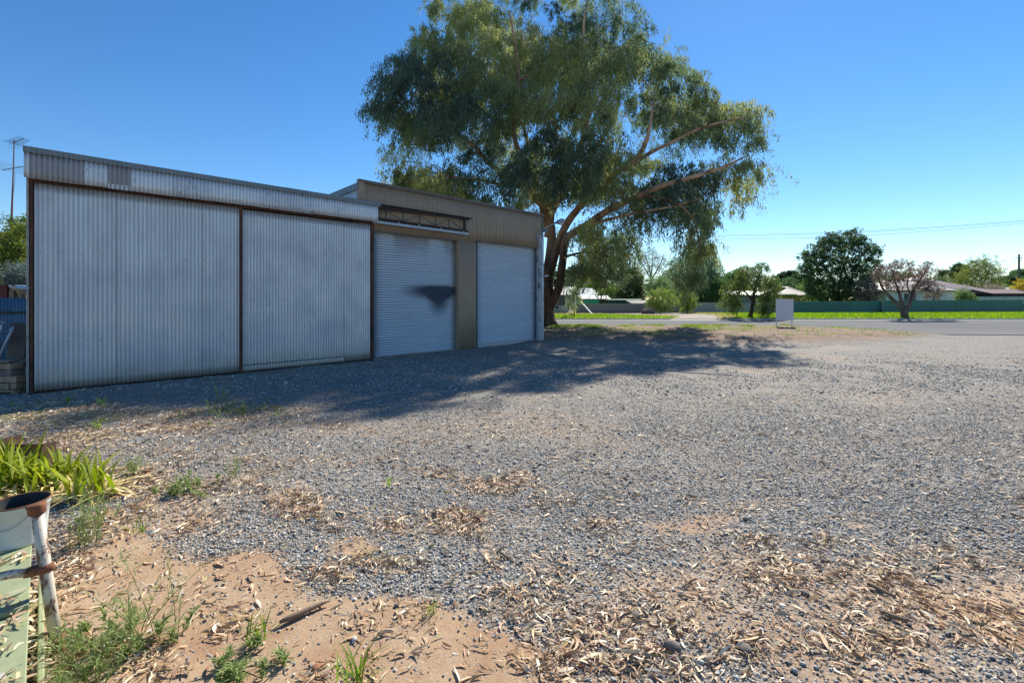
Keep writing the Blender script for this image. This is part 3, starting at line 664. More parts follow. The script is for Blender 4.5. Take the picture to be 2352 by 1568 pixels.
# lamp on the corner
def WP3(x, y, d): t_, z_ = tz(x, y, d); p = P0+t_*U+d*NN; return np.array([p[0], p[1], z_])
a = WP3(1235,536,.05); b = WP3(1252,524,.35); c_ = WP3(1274,512.5,.8); e = WP3(1288,509,1.05)
lamp = empty('wall_lamp', a, 0, 'grey street style lamp on a bent arm at the tan shed corner', 'lamp')
L = lambda p: tuple(np.array(p)-a)
MB().tube([L(a+(0,0,-.45)), L(a+(0,0,-.05)), L(a), L(b), L(c_)], .022, 8).build('arm', M['steel'], lamp, smooth=True)
hd = MB(); d = (e-c_)/np.linalg.norm(e-c_)
hd.tube([L(c_-d*.02), L(c_+d*.06), L(c_+d*.18), L(c_+d*.33), L(c_+d*.43), L(c_+d*.47)], [.03,.05,.10,.12,.08,.02], 14); hd.build('lamp_head', simple('lamp_housing', (.35,.38,.42),(.28,.3,.34), 5, .35, .5, .001), lamp, smooth=True)
hd = MB(); q = np.array([0,0,-.05]); hd.tube([L(c_+d*.2+q), L(c_+d*.3+q*1.6), L(c_+d*.41+q)], [.06,.09,.04], 12); hd.build('lens', simple('lamp_lens', (.7,.72,.74),(.66,.68,.7), 2, .15), lamp, smooth=True)
MB().obox(L(WP3(1252,529,.1)), .22, .12, .16, RZ).build('control_box', M['bluesteel'], lamp)
cc = WP3(1249,636,.08); cm = empty('security_camera', cc, 0, 'small white security camera on the steel corner post', 'camera')
MB().tube([(0,0,0),(.06,-.02,.02)], .012, 6).build('bracket', M['steel'], cm)
MB().tube([(.03,.0,.03),(.2,-.03,.06)], .035, 10).build('camera_body', M['white'], cm, smooth=True)

# ================================================================== TREES
def poly_edge_dist(x, y, poly):
    d = np.full(np.shape(x), 1e9); n_ = len(poly)
    for i in range(n_):
        ax, ay = poly[i]; bx, by = poly[(i+1)%n_]; vx, vy = bx-ax, by-ay; t_ = np.clip(((x-ax)*vx+(y-ay)*vy)/(vx*vx+vy*vy+1e-9), 0, 1)
        d = np.minimum(d, np.hypot(x-ax-t_*vx, y-ay-t_*vy))
    return d
def resample(pts, rad, step):
    P = []; Q = []
    for i in range(len(pts)-1):
        a, b = np.array(pts[i]), np.array(pts[i+1]); k = max(1, int(np.linalg.norm(b-a)/step))
        for j in range(k): u = j/k; P.append(a+(b-a)*u); Q.append(rad[i]+(rad[i+1]-rad[i])*u)
    P.append(np.array(pts[-1])); Q.append(rad[-1]); return np.array(P), np.array(Q)
def smooth_path(P, it=2):
    P = P.copy()
    for _ in range(it): P[1:-1] = .25*P[:-2]+.5*P[1:-1]+.25*P[2:]
    return P
def skeleton(limbs, clumps, r_unit=.012, nside=7, wob=.12, arch=.15, trunk_n=12, step=.45, origin=None):
    """limbs: list of (pts, radii). returns MB of wood; every clump is joined to its nearest wood"""
    mb = MB(); nodes = []; nr = []
    for pts, rad in limbs:
        P, Q = resample(pts, rad, step)
        w_ = np.cumsum(R.normal(0, 1, P.shape), 0)*wob*.25; w_ -= np.linspace(0,1,len(P))[:,None]*w_[-1]; w_[0] = 0
        P = smooth_path(P + w_*np.minimum(1, Q[:,None]*0+1), 3); Q = Q*(1+R.uniform(-.06,.06,len(Q)))
        mb.tube(P, Q, trunk_n if max(rad) > .12 else nside); nodes += list(P[len(P)//6:]); nr += list(Q[len(P)//6:])
    nodes = np.array(nodes); nr = np.array(nr); base = np.array(limbs[0][0][0]) if origin is None else origin
    if len(clumps) == 0: return mb
    D0 = np.array([np.min(np.linalg.norm(nodes-c, axis=1)) for c in clumps]); od = np.argsort(D0)
    for i in od:
        c = clumps[i]; dn = np.linalg.norm(nodes-c, axis=1)
        pen = np.maximum(0, np.linalg.norm(nodes-base, axis=1) - np.linalg.norm(c-base) + .2)*1.0 + np.maximum(0, nodes[:,2]-c[2])*.5
        j = np.argmin(dn+pen); a = nodes[j]; L_ = dn[j]
        if L_ < .15: continue
        k = max(2, int(L_/.45)); u = np.linspace(0,1,k+1)[:,None]
        P = a+(c-a)*u; P[:,2] += (np.sin(u[:,0]*math.pi)*arch*L_*R.uniform(.3,1.2)); P[1:-1] += R.normal(0, wob*.35, (k-1,3))*min(1,L_/2)
        r0 = min(nr[j]*.75, r_unit*(1+L_*.9)); Q = np.linspace(r0, max(.004, r_unit*.45), k+1)
        mb.tube(P, Q, 5, cap=False); nodes = np.concatenate([nodes, P[1:]]); nr = np.concatenate([nr, Q[1:]])
    return mb
def clump_leaves(clumps, rad, per, size, wid, down=.6, twigs=9, hang=.8, palette=None, cvar=.25, squash=.8, depthvar=None, clcol=None):
    """leaves on hanging twigs inside each clump: rhombic quads, vectorised"""
    nC = len(clumps); pal = np.array(palette); u = R.rand(nC) if clcol is None else clcol
    idx = u*(len(pal)-1); i0 = np.floor(idx).astype(int).clip(0,len(pal)-2); cc = pal[i0]*(1-(idx-i0))[:,None]+pal[i0+1]*(idx-i0)[:,None]
    rad = np.broadcast_to(rad, nC)
    T = nC*twigs; ci = np.repeat(np.arange(nC), twigs)
    q = R.normal(size=(T,3)); q /= np.linalg.norm(q,axis=1)[:,None]; q *= (R.rand(T)**.45*rad[ci])[:,None]; q[:,2] *= squash
    p0 = clumps[ci]+q; dirn = q/(np.linalg.norm(q,axis=1)[:,None]+1e-6)*.7 + np.array([0,0,-down*1.1]) + R.normal(0,.35,(T,3))
    dirn /= np.linalg.norm(dirn,axis=1)[:,None]; ln = hang*rad[ci]*R.uniform(.5,1.2,T)
    per_t = max(1, per//twigs); n_ = T*per_t; ti = np.repeat(np.arange(T), per_t); s = R.rand(n_)
    P = p0[ti]+dirn[ti]*(s*ln[ti])[:,None]; P[:,2] -= down*.5*(s**2)*ln[ti]; P += R.normal(0,1,(n_,3))*(.07*rad[ci][ti]+size*.3)[:,None]
    d = R.normal(0,1,(n_,3)); d /= np.linalg.norm(d,axis=1)[:,None]; d = d*(1-down*.75)+np.array([0,0,-down]); d /= np.linalg.norm(d,axis=1)[:,None]
    sd = np.cross(d, R.normal(0,1,(n_,3))); sd /= np.linalg.norm(sd,axis=1)[:,None]+1e-6
    L_ = size*np.exp(R.normal(0,.25,n_)); W = wid*L_/size*R.uniform(.7,1.3,n_)
    a = P; b = P+d*L_[:,None]*.45+sd*W[:,None]*.5; c = P+d*L_[:,None]; e = P+d*L_[:,None]*.45-sd*W[:,None]*.5
    V = np.stack([a,b,c,e],1).reshape(-1,3); fc = np.arange(n_*4).reshape(-1,4)
    col = cc[ci][ti]*np.exp(R.normal(0,cvar,(n_,1)))*(1+R.normal(0,.08,(n_,3)))
    return V, fc, np.clip(col, .002, .8)
def pick(outline, n_, Y, th, mind, sparse=(), e0=120, squashY=1., depthf=None, hole=0):
    """clump centres inside a crown outline; th = half depth of the crown in metres"""
    po = np.array(outline); x0,y0 = po.min(0); x1,y1 = po.max(0); out = []; tries = 0
    while len(out) < n_ and tries < n_*60:
        tries += 1; x = R.uniform(x0,x1); y = R.uniform(y0,y1)
        if not inpoly(np.array([x]),np.array([y]),outline)[0]: continue
        sk = False
        for sx, sy, rx, ry, pr in sparse:
            if ((x-sx)/rx)**2+((y-sy)/ry)**2 < 1 and R.rand() < pr: sk = True
        if sk: continue
        e_ = float(poly_edge_dist(x,y,outline)); T_ = th*math.sqrt(max(0.02, 1-(1-min(e_/e0,1))**2)); v = R.uniform(-1,1); v = math.copysign(abs(v)**.75, v)
        p = at(x, y, depthf(x, y, Y+v*T_) if depthf else Y+v*T_)
        if hole and float(fbm(p[0]*.9+p[1]*.5+7, p[2]-p[1]*.35, .42, 96, 2)) < hole: continue
        if mind and out and np.min(np.linalg.norm(np.array(out)-p,axis=1)) < mind: continue
        out.append(p)
    return np.array(out)
def barkmat(name, c1, c2, c3=None, zlo=None, zhi=None):
    n = N(name); st = n.noise(3, 6, .7, (1,1,.22)); c = n.ramp(st, [(.35,c2),(.62,c1)])
    if c3:
        sep = n.new('ShaderNodeSeparateXYZ'); n.put(n.coord(), sep.inputs[0])
        mr = n.new('ShaderNodeMapRange'); n.put(n.math('ADD', sep.outputs['Z'], n.math('MULTIPLY', n.noise(1.2,3,.6,(1,1,.3)), 3.)), mr.inputs[0])
        mr.inputs[1].default_value = zlo+1.5; mr.inputs[2].default_value = zhi+1.5
        up = n.ramp(n.noise(1.6,5,.65,(1,1,.35)), [(.38,(.17,.10,.065)),(.5,c3),(.68,tuple(v*1.35 for v in c3))])
        c = n.mix(mr.outputs[0], c, up)
    return n.out(c, .9, 0, n.noise(7, 6, .75, (1,1,.25)), .05, .9, spec=.15)
def tree(name, label, cat, limbs, clumps, Y, leaf, bark, group=None, basepos=None, stuff=None, trunk_name='trunk', **sk):
    b = np.array(basepos); root = empty(name, b, 0, label, cat, group)
    mb = skeleton([([np.array(p)-b for p in pts], rad) for pts, rad in limbs], clumps-b, origin=np.zeros(3), **sk) if limbs else None
    if mb: mb.build(trunk_name, bark, root, smooth=True)
    V, fc, col = leaf(clumps-b); npmesh('crown', V, fc, M['leaf'], root, col=col)
    return root

M['bark_gum'] = barkmat('gum_bark', (.15,.10,.07), (.035,.024,.018), (.42,.27,.18), 4., 7.5)
M['bark'] = barkmat('tree_bark', (.12,.09,.07), (.04,.03,.025))
M['strip'] = simple('bark_strip', (.30,.20,.13), (.17,.11,.075), 6, .9, scale=(1,.3,1))
M['bark_grey'] = barkmat('grey_bark', (.20,.165,.15), (.07,.055,.05))
# ---- the big river gum
GY_ = 29.5
def A(x, y, dy=0): return at(x, y, GY_+dy)
gum_base = np.array([*at(1256, 755, GY_)[:2], .12])
gum_out = [(905,425),(898,352),(874,288),(850,262),(848,205),(868,162),(925,130),(938,92),(932,40),(960,-5),(1010,-45),(1110,-70),(1235,-55),(1310,-60),(1415,-25),(1468,30),(1512,85),(1528,128),(1588,128),(1624,188),(1642,226),(1682,246),
           (1738,236),(1746,288),(1778,298),(1772,370),(1754,418),(1728,468),(1690,450),(1662,425),(1655,470),(1640,500),(1652,530),(1620,590),(1592,650),(1572,560),(1545,505),(1500,478),(1482,530),(1455,560),(1440,600),(1400,640),(1330,625),(1300,560),(1262,560),
           (1245,505),(1100,465),(960,440)]
limbs = []
r = lambda *a: list(a)
limbs.append(([gum_base+(0,0,-.3), gum_base+(-.05,0,.5), A(1258,715), A(1257,660,-.1), A(1256,600), A(1260,540), A(1257,500,.2), A(1252,470,.5)], r(.98,.62,.50,.42,.34,.29,.26,.24)))
limbs.append(([A(1262,705,-.1), A(1276,684,-.4), A(1287,645,-.7), A(1292,600,-1), A(1294,560,-1.2), A(1303,535,-1.4)], r(.30,.28,.26,.25,.24,.22)))
limbs.append(([A(1258,640,-.2), A(1268,610,-.4), A(1280,560,-.6), A(1296,520,-.9), A(1320,482,-1.4), A(1375,430,-2.5), A(1430,393,-3.5), A(1460,365,-4), A(1484,328,-4.4), A(1488,282,-4.6), A(1500,230,-4.7)], r(.30,.29,.26,.24,.22,.19,.17,.15,.12,.08,.05)))
limbs.append(([A(1300,545,-1.3), A(1351,520,-2), A(1400,485,-2.8), A(1440,463,-3.4), A(1509,430,-4.4), A(1560,415,-5.2), A(1613,402,-5.8), A(1665,385,-6.4), A(1710,360,-7)], r(.23,.21,.19,.17,.14,.12,.10,.07,.04)))
limbs.append(([A(1258,545,.2), A(1268,480,.1), A(1276,440,.3), A(1298,395,0), A(1328,360,-.6), A(1343,309,-.8), A(1350,240,-1), A(1345,160,-1), A(1340,70,-1), A(1350,0,-1)], r(.26,.24,.22,.20,.18,.16,.13,.10,.07,.04)))
limbs.append(([A(1253,490,.4), A(1236,448,0), A(1215,400,-.6), A(1196,366,-1), A(1178,326,-1.6), A(1182,266,-2), A(1192,190,-2.2), A(1180,110,-2.4), A(1170,30,-2.5)], r(.25,.22,.20,.17,.15,.13,.10,.07,.04)))
limbs.append(([A(1250,478,.5), A(1222,430,1.2), A(1185,400,1.5), A(1137,388,1.5), A(1092,335,1), A(1034,300,.6), A(975,262,0), A(920,220,-.5)], r(.22,.19,.17,.15,.12,.10,.07,.04)))
limbs.append(([A(1215,425,1.2), A(1166,438,.2), A(1113,419,-.6), A(1051,409,-1.4), A(980,392,-2)], r(.12,.11,.09,.07,.04)))
limbs.append(([A(1291,592,-1), A(1320,583,-1.6), A(1351,570,-2.2), A(1395,585,-2.8), A(1420,600,-3)], r(.09,.08,.06,.04,.03)))
limbs.append(([A(1430,393,-3.5), A(1480,362,-4), A(1540,330,-4.6), A(1600,300,-5), A(1660,285,-5.4), A(1710,270,-5.8)], r(.13,.11,.09,.07,.05,.03)))
limbs.append(([A(1440,463,-3.4), A(1500,450,-3.8), A(1560,470,-4.2), A(1600,520,-4.4), A(1606,580,-4.5)], r(.10,.08,.06,.045,.03)))
limbs.append(([A(1256,520,.5), A(1240,440,2.5), A(1210,330,4), A(1180,240,4.5), A(1150,150,4.5)], r(.2,.16,.13,.1,.05)))
limbs.append(([A(1262,500,.5), A(1310,420,3), A(1370,330,4.5), A(1420,230,5), A(1430,120,5)], r(.2,.16,.13,.1,.05)))
limbs.append(([A(1351,520,-2), A(1400,500,-3), A(1470,490,-4), A(1540,480,-5), A(1610,455,-6)], r(.10,.09,.07,.05,.03)))
sp = [(1288,500,62,75,.88),(1400,490,60,35,.5),(1560,372,75,38,.75),(1470,405,60,30,.6),(1385,455,60,35,.8),(1330,500,40,40,.85),(1285,470,40,50,.7),(1430,330,40,50,.35),(1262,10,30,75,.95),(975,10,30,40,.6),(1440,40,30,50,.5),(1340,595,50,30,.5),(1310,430,35,60,.3),(1480,500,30,35,.6),(1535,490,35,30,.8),
      (1430,520,60,30,.35),(1650,420,60,50,.4),(1290,560,50,60,.85),(1390,90,40,60,.35),(1200,440,60,40,.45),(1100,430,80,22,.4)]
def back(x, y, Y):                                      # the crown leans away from the yard towards its top
    m = (10.6 if x < 1350 else 9.4)/max(.22, 1-1.09*(688-y)/F); return min(max(Y, m+R.uniform(0,3.5)), 39)
gum_out = [(1290+(x-1290)*.975, 330+(y-330)*.985) for x, y in gum_out]
clA = pick(gum_out, 540, GY_, 6.8, 1.0, sp, 210, depthf=back, hole=.375)
ex = [(930,402),(958,415),(1000,430),(922,372),(1040,440),(985,388),(1080,447),(902,350),(945,352),(1120,456),(1150,462),(1180,468),(915,420),(970,440),(1020,400),(1060,420),(1300,618),(1335,612),(1365,622),(1395,612),(1590,600),(1600,632),(1585,640),(1610,565)]
clA = np.concatenate([clA, np.array([at(x+R.uniform(-8,8), y+R.uniform(-6,6), R.uniform(26.5,31)) for x, y in ex])])
# pale and dark patches of foliage follow a smooth field through the crown
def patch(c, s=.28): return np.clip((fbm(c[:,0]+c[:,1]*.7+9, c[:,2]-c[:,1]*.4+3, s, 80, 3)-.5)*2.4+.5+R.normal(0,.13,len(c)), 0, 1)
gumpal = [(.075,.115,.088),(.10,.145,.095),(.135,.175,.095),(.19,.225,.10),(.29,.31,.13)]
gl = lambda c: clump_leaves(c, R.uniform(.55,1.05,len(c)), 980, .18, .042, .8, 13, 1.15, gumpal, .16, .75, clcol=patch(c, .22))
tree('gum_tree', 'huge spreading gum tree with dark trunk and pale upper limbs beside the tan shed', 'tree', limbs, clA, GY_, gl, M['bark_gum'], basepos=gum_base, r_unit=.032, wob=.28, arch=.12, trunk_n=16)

# ---- smaller trees and shrubs across the road: (each its own crown outline, depth, leaves)
def ell(cx_, cy_, rx, ry, n_=14, j=.14):
    return [(cx_+rx*math.cos(2*math.pi*i/n_)*(1+R.uniform(-j,j)), cy_+ry*math.sin(2*math.pi*i/n_)*(1+R.uniform(-j,j))) for i in range(n_)]
def gtree(name, label, cat, outline, base, Y, th, ncl, crad, per, size, wid, pal, down=.5, stems=None, bark='bark', mind=.5, group=None, sparse=(), e0=None, zb=.13, cvar=.25, r_unit=.012, twigs=9, hang=.8, tr=.16, splits=5, wob=.15, squash=.8):
    bp = at(base[0], base[1], Y); bp[2] = zb
    cl = pick(outline, ncl, Y, th, mind, sparse, e0 or (max(p[0] for p in outline)-min(p[0] for p in outline))*.45)
    lim = []
    if stems:
        for pts, rad in stems: lim.append(([at(x, y, Y+(q[0] if q else 0)) for x, y, *q in pts], rad))
        lim[0][0][0][2] = zb-.1
    else:
        cxy = np.array(outline).mean(0); fork = at(base[0]*.7+cxy[0]*.3, base[1]*.6+cxy[1]*.4, Y)
        lim.append(([bp-(0,0,.1), (bp+fork)/2+R.normal(0,.08,3), fork], [tr*1.25, tr, tr*.8]))
        for k in range(splits):
            q = cl[R.randint(len(cl))]; lim.append(([fork, (fork+q)/2+np.array([0,0,.1*np.linalg.norm(q-fork)]), q], [tr*.7, tr*.4, tr*.12]))
    lf = lambda c: clump_leaves(c, R.uniform(.8,1.25,len(c))*crad, per, size, wid, down, twigs, hang, pal, cvar, squash)
    return tree(name, label, cat, lim, cl, Y, lf, M[bark], group, bp, r_unit=r_unit, wob=wob, trunk_n=9)
G_olive = [(.075,.105,.035),(.13,.16,.05),(.20,.22,.07)]; G_dark = [(.020,.042,.022),(.035,.065,.035),(.06,.10,.045)]
G_mid = [(.05,.09,.04),(.08,.14,.06),(.13,.19,.07)]; G_lime = [(.10,.15,.04),(.19,.25,.07),(.32,.37,.12)]; G_blue = [(.09,.15,.11),(.14,.21,.14),(.20,.27,.16)]
G_bright = [(.09,.16,.03),(.15,.26,.04),(.24,.34,.07)]
# weeping pepper tree
gtree('pepper_tree', 'weeping pepper tree with a leaning dark trunk in front of the pale grey fence', 'tree',
      [(1660,710),(1655,690),(1665,655),(1690,630),(1698,612),(1715,602),(1745,600),(1770,612),(1772,628),(1792,638),(1795,650),(1780,668),(1782,700),(1775,712),(1752,722),(1738,700),(1728,672),(1712,682),(1695,708),(1680,712)],
      (1722,732), 44, 1.9, 120, .38, 230, .15, .04, [(.05,.075,.03),(.09,.12,.045),(.16,.19,.07)], .8,
      [([(1722,733),(1728,712),(1730,690),(1728,672),(1735,655,-.3)],[.24,.18,.15,.13,.10]),([(1729,690),(1715,668),(1695,660),(1680,668)],[.10,.07,.05,.03]),([(1735,655,-.3),(1745,635),(1750,615)],[.09,.06,.03]),([(1733,660),(1755,650),(1770,665)],[.08,.05,.03]),([(1730,665),(1715,640),(1715,615)],[.07,.05,.03])], mind=.3, hang=1.2, e0=30, sparse=[(1722,690,16,30,.9),(1715,640,12,16,.5),(1760,625,14,10,.5)])
# dying tree with brown leaves
brown = [(.07,.05,.045),(.13,.095,.085),(.22,.17,.155)]
gtree('dying_tree', 'gnarled half bare tree with brown leaves in front of the dark green fence', 'tree',
      [(2008,622),(2020,608),(2040,612),(2050,600),(2085,597),(2110,607),(2130,602),(2150,612),(2152,640),(2150,655),(2170,662),(2178,668),(2150,678),(2125,682),(2110,672),(2085,668),(2055,668),(2030,660),(2012,645)],
      (2079,731), 43.5, 2.3, 130, .30, 120, .11, .05, brown, .25,
      [([(2079,732),(2078,718),(2074,708)],[.34,.30,.28]),([(2074,710),(2052,690),(2036,672),(2020,655),(2016,630)],[.20,.17,.14,.08,.04]),([(2076,712),(2073,690),(2066,670),(2058,652),(2050,620)],[.18,.14,.11,.08,.04]),
       ([(2080,712),(2092,685),(2098,660),(2112,640),(2132,612)],[.20,.17,.14,.09,.04]),([(2098,662),(2118,665),(2150,672)],[.09,.06,.03]),([(2094,680),(2085,655),(2092,615)],[.09,.07,.03]),([(2036,672),(2022,676),(2010,668)],[.06,.04,.02])],
      bark='bark_grey', mind=.35, e0=30, sparse=[(2085,645,20,22,.6),(2050,650,20,15,.5)], r_unit=.016, wob=.28)
gtree('dry_shrub', 'rounded brown dried out shrub behind the left end of the green fence', 'shrub', ell(1997,666,34,29), (1997,705), 70, 1.8, 70, .6, 170, .13, .05, [(.12,.085,.075),(.19,.14,.125),(.26,.19,.15)], .1, mind=.5)
# dark broad crown
gtree('dark_green_tree', 'tall dark green tree with rounded tufts standing above the power lines', 'tree',
      [(1840,588),(1850,572),(1862,560),(1880,552),(1895,540),(1915,533),(1940,530),(1962,528),(1972,532),(1985,545),(2005,560),(2025,575),(2018,600),(2022,640),(2005,690),(1960,700),(1890,700),(1862,690),(1842,665),(1845,630),(1838,610)],
      (1925,712), 76, 4.2, 330, .62, 190, .22, .12, [(.035,.065,.035),(.06,.10,.05),(.10,.15,.07)], .25, mind=.6, tr=.28, squash=.7, e0=70, cvar=.35)
# round bushes
gtree('round_shrub', 'larger round yellow green bush with upright shoots before the grey fence', 'shrub', ell(1517,690,37,28), (1517,718), 60, 1.7, 90, .42, 260, .11, .035, G_lime, -.5, mind=.3, tr=.06)
gtree('round_shrub', 'smaller narrow yellow green bush with upright shoots before the grey fence', 'shrub', ell(1579,692,21,26), (1580,719), 60, 1.2, 60, .38, 260, .11, .035, G_lime, -.5, mind=.3, tr=.06)
gtree('sapling', 'thin leafy sapling on the far verge in front of the cream house', 'tree', ell(1318,688,17,26), (1320,729), 46, .7, 34, .24, 110, .09, .04, [(.12,.17,.07),(.20,.25,.11),(.28,.32,.16)], .1,
      [([(1320,730),(1319,710),(1318,690),(1317,670)],[.05,.04,.03,.015])], mind=.15, r_unit=.008)
# feathery / bushy trees behind the grey fence
gtree('bare_topped_tree', 'tall sparse tree with fine bare twigs behind the grey fence', 'tree', ell(1495,605,38,34,16,.2), (1500,700), 84, 3., 110, .6, 80, .16, .06, [(.10,.12,.08),(.15,.16,.11),(.2,.2,.15)], .0,
      [([(1500,705),(1500,660),(1495,630)],[.25,.2,.15]),([(1495,640),(1478,610),(1466,590)],[.12,.08,.04]),([(1495,635),(1500,600),(1498,578)],[.12,.08,.04]),([(1497,640),(1518,605),(1525,585)],[.12,.08,.04]),([(1496,640),(1485,600),(1482,580)],[.1,.06,.03])], mind=.5, bark='bark_grey', r_unit=.022, wob=.2)
gtree('willowy_tree', 'large soft blue green tree, left and widest of the pair behind the round bushes', 'tree', [(1530,610),(1545,592),(1570,585),(1590,582),(1600,600),(1610,640),(1600,690),(1540,700),(1525,660)], (1565,705), 82, 3.8, 120, .9, 210, .22, .07, G_blue, .75, mind=.8, tr=.3)
gtree('willowy_tree', 'large soft blue green tree with domed right side behind the round bushes', 'tree', [(1598,600),(1610,585),(1632,590),(1648,600),(1652,625),(1640,640),(1620,660),(1605,640)], (1620,705), 80, 3., 80, .85, 210, .22, .07, G_blue, .75, mind=.8, tr=.25)
gtree('fluffy_tree', 'rounded pale green tree just behind the larger round bush', 'tree', ell(1512,655,26,20), (1512,705), 74, 2., 60, .7, 220, .17, .06, [(.10,.17,.08),(.16,.24,.11),(.22,.30,.14)], .5, mind=.6)
gtree('bushy_tree', 'mid green bushy tree behind the smaller round bush', 'tree', ell(1610,668,32,34), (1610,708), 76, 3., 100, .75, 200, .18, .08, G_mid, .4, mind=.7)
gtree('bushy_tree', 'mid green bushy tree immediately left of the pepper tree', 'tree', ell(1650,665,24,34), (1650,708), 78, 2.5, 80, .75, 200, .18, .08, G_mid, .5, mind=.7)
gtree('dark_shrubby_tree', 'dark tangled tree behind the mossy roof', 'tree', ell(1452,668,34,34), (1452,706), 82, 3., 110, .8, 190, .2, .09, [(.035,.055,.03),(.06,.085,.04),(.12,.14,.05)], .2, mind=.8)
gtree('lime_green_tree', 'bright lime green tree above the small grey outbuilding', 'tree', ell(1405,678,30,22), (1405,706), 86, 2.5, 80, .8, 190, .2, .09, G_bright, .2, mind=.8)
gtree('lime_green_tree', 'bright lime green tree behind the cream house chimney roof', 'tree', ell(1360,655,28,16), (1362,700), 110, 3., 60, 1., 190, .26, .11, G_bright, .2, mind=1)
gtree('lime_green_tree', 'bright lime green tree beyond the beige house right of the pepper tree', 'tree', ell(1862,668,30,18), (1865,700), 95, 3., 60, .9, 200, .24, .1, G_bright, .3, mind=.9)
gtree('bushy_tree', 'olive bushy tree between the pepper tree and the beige house', 'tree', ell(1808,668,24,26), (1808,700), 92, 2.6, 60, .9, 200, .22, .1, G_mid, .3, mind=.9)
gtree('feathery_tree', 'wide yellow green feathery tree behind the brown roofed house', 'tree', [(2190,640),(2205,618),(2225,605),(2250,593),(2275,592),(2292,602),(2298,625),(2300,650),(2290,672),(2240,675),(2200,668)], (2250,700), 92, 4., 130, 1.0, 210, .22, .07, G_olive, .35, mind=.9, tr=.25)
gtree('garden_shrub', 'green conical shrub against the white house wall', 'shrub', [(2188,697),(2196,680),(2205,668),(2216,664),(2228,672),(2240,688),(2244,698)], (2215,705), 70.5, 1., 45, .45, 170, .14, .06, [(.10,.15,.06),(.16,.22,.09),(.22,.28,.12)], .2, mind=.3)
gtree('yellow_shrub', 'golden orange shrub at the right edge beside the power pole', 'shrub', ell(2350,668,20,20), (2350,700), 78, 2, 40, .7, 190, .17, .08, [(.26,.20,.04),(.36,.25,.05),(.30,.30,.06)], .2, mind=.6)
gtree('dry_shrub', 'greyish dry scrub beside the carport roof', 'shrub', ell(2278,672,34,17), (2278,700), 84, 2.5, 55, .8, 120, .17, .07, [(.15,.13,.10),(.22,.19,.15),(.28,.25,.2)], .1, mind=.8)
# far row along the horizon
far = [(1330,640,55,22,170,G_dark,'dark grey green pine belt tree seen under the gum branches'),(1290,648,30,18,150,G_dark,'dark far tree behind the cream house ridge'),
       (1440,634,34,18,160,G_dark,'dark far conifer left of the bare topped tree'),(1690,650,30,22,130,G_mid,'far green tree behind the pepper tree crown'),(1812,636,26,10,190,G_dark,'dark flat topped tree on the skyline left of the big dark tree'),
       (1845,646,22,12,170,G_dark,'small dark skyline tree touching the big dark tree'),(2040,655,40,22,120,G_mid,'green tree behind the dying tree crown'),(2075,645,30,16,140,G_olive,'olive skyline tree seen through the dying tree'),
       (2128,668,22,20,110,G_dark,'dark tree behind the brown roof ridge'),(2180,640,22,14,150,G_dark,'dark skyline tree between palm and feathery tree'),(2205,625,16,14,150,G_dark,'dark rounded crown above the feathery tree'),
       (2318,655,34,18,150,G_dark,'dark far tree left of the power pole'),(2345,635,22,14,170,G_mid,'far green tree behind the power pole'),(2400,650,50,22,140,G_mid,'far green tree at the right edge'),
       (2300,670,24,12,110,G_bright,'bright green far bush left of the power pole'),(2165,660,34,12,130,G_mid,'low green far tree behind the palm'),(1240,640,40,22,150,G_dark,'dark far tree hidden behind the gum trunk'),
       (1930,665,60,20,120,G_dark,'dark far tree behind the big dark tree'),(1560,660,60,26,120,G_dark,'dark tree deep behind the blue green pair')]
for x, y, rx, ry, Y, pal, lb in far:
    gtree('distant_tree', lb, 'tree', ell(x,y,rx,ry,16,.2), (x,700), Y, rx/F*Y*.7, 110, max(1., ry/F*Y*.45), 190, .0028*Y, .0013*Y, pal, .2, mind=.6, group='trees along the skyline', zb=0, tr=.3, r_unit=.03)
# palm
pr = at(2158, 700, 105); pr[2] = 0; pm = empty('palm_tree', pr, 0, 'fan palm rising behind the brown roofed house', 'palm'); top = at(2158, 652, 105)-pr
MB().tube([(0,0,0),(0,0,top[2]*.5),tuple(top)], [.35,.28,.25], 9).build('trunk', M['bark_grey'], pm, smooth=True)
V=[];Fc=[]
for i in range(60):
    az = R.rand()*6.28; el = R.uniform(-.6,1.3); L_ = R.uniform(1.4,2.2); d = np.array([math.cos(az)*math.cos(el), math.sin(az)*math.cos(el), math.sin(el)]); tip = top+d*L_
    s_ = np.cross(d,[0,0,1.]); s_ /= np.linalg.norm(s_)+1e-6
    for k in range(9):
        a_ = (k-4)*.28; dd = d*math.cos(a_)+s_*math.sin(a_); c_ = tip+dd*1.0*R.uniform(.7,1)-np.array([0,0,.25]); b = len(V)
        V += [tip, tip+dd*.5+s_*.05, c_, tip+dd*.5-s_*.05]; Fc.append((b,b+1,b+2,b+3))
col = np.tile(np.array([[.07,.10,.04]]), (len(Fc),1))*R.uniform(.6,1.6,(len(Fc),1)); npmesh('crown', V, Fc, M['leaf'], pm, col=col)

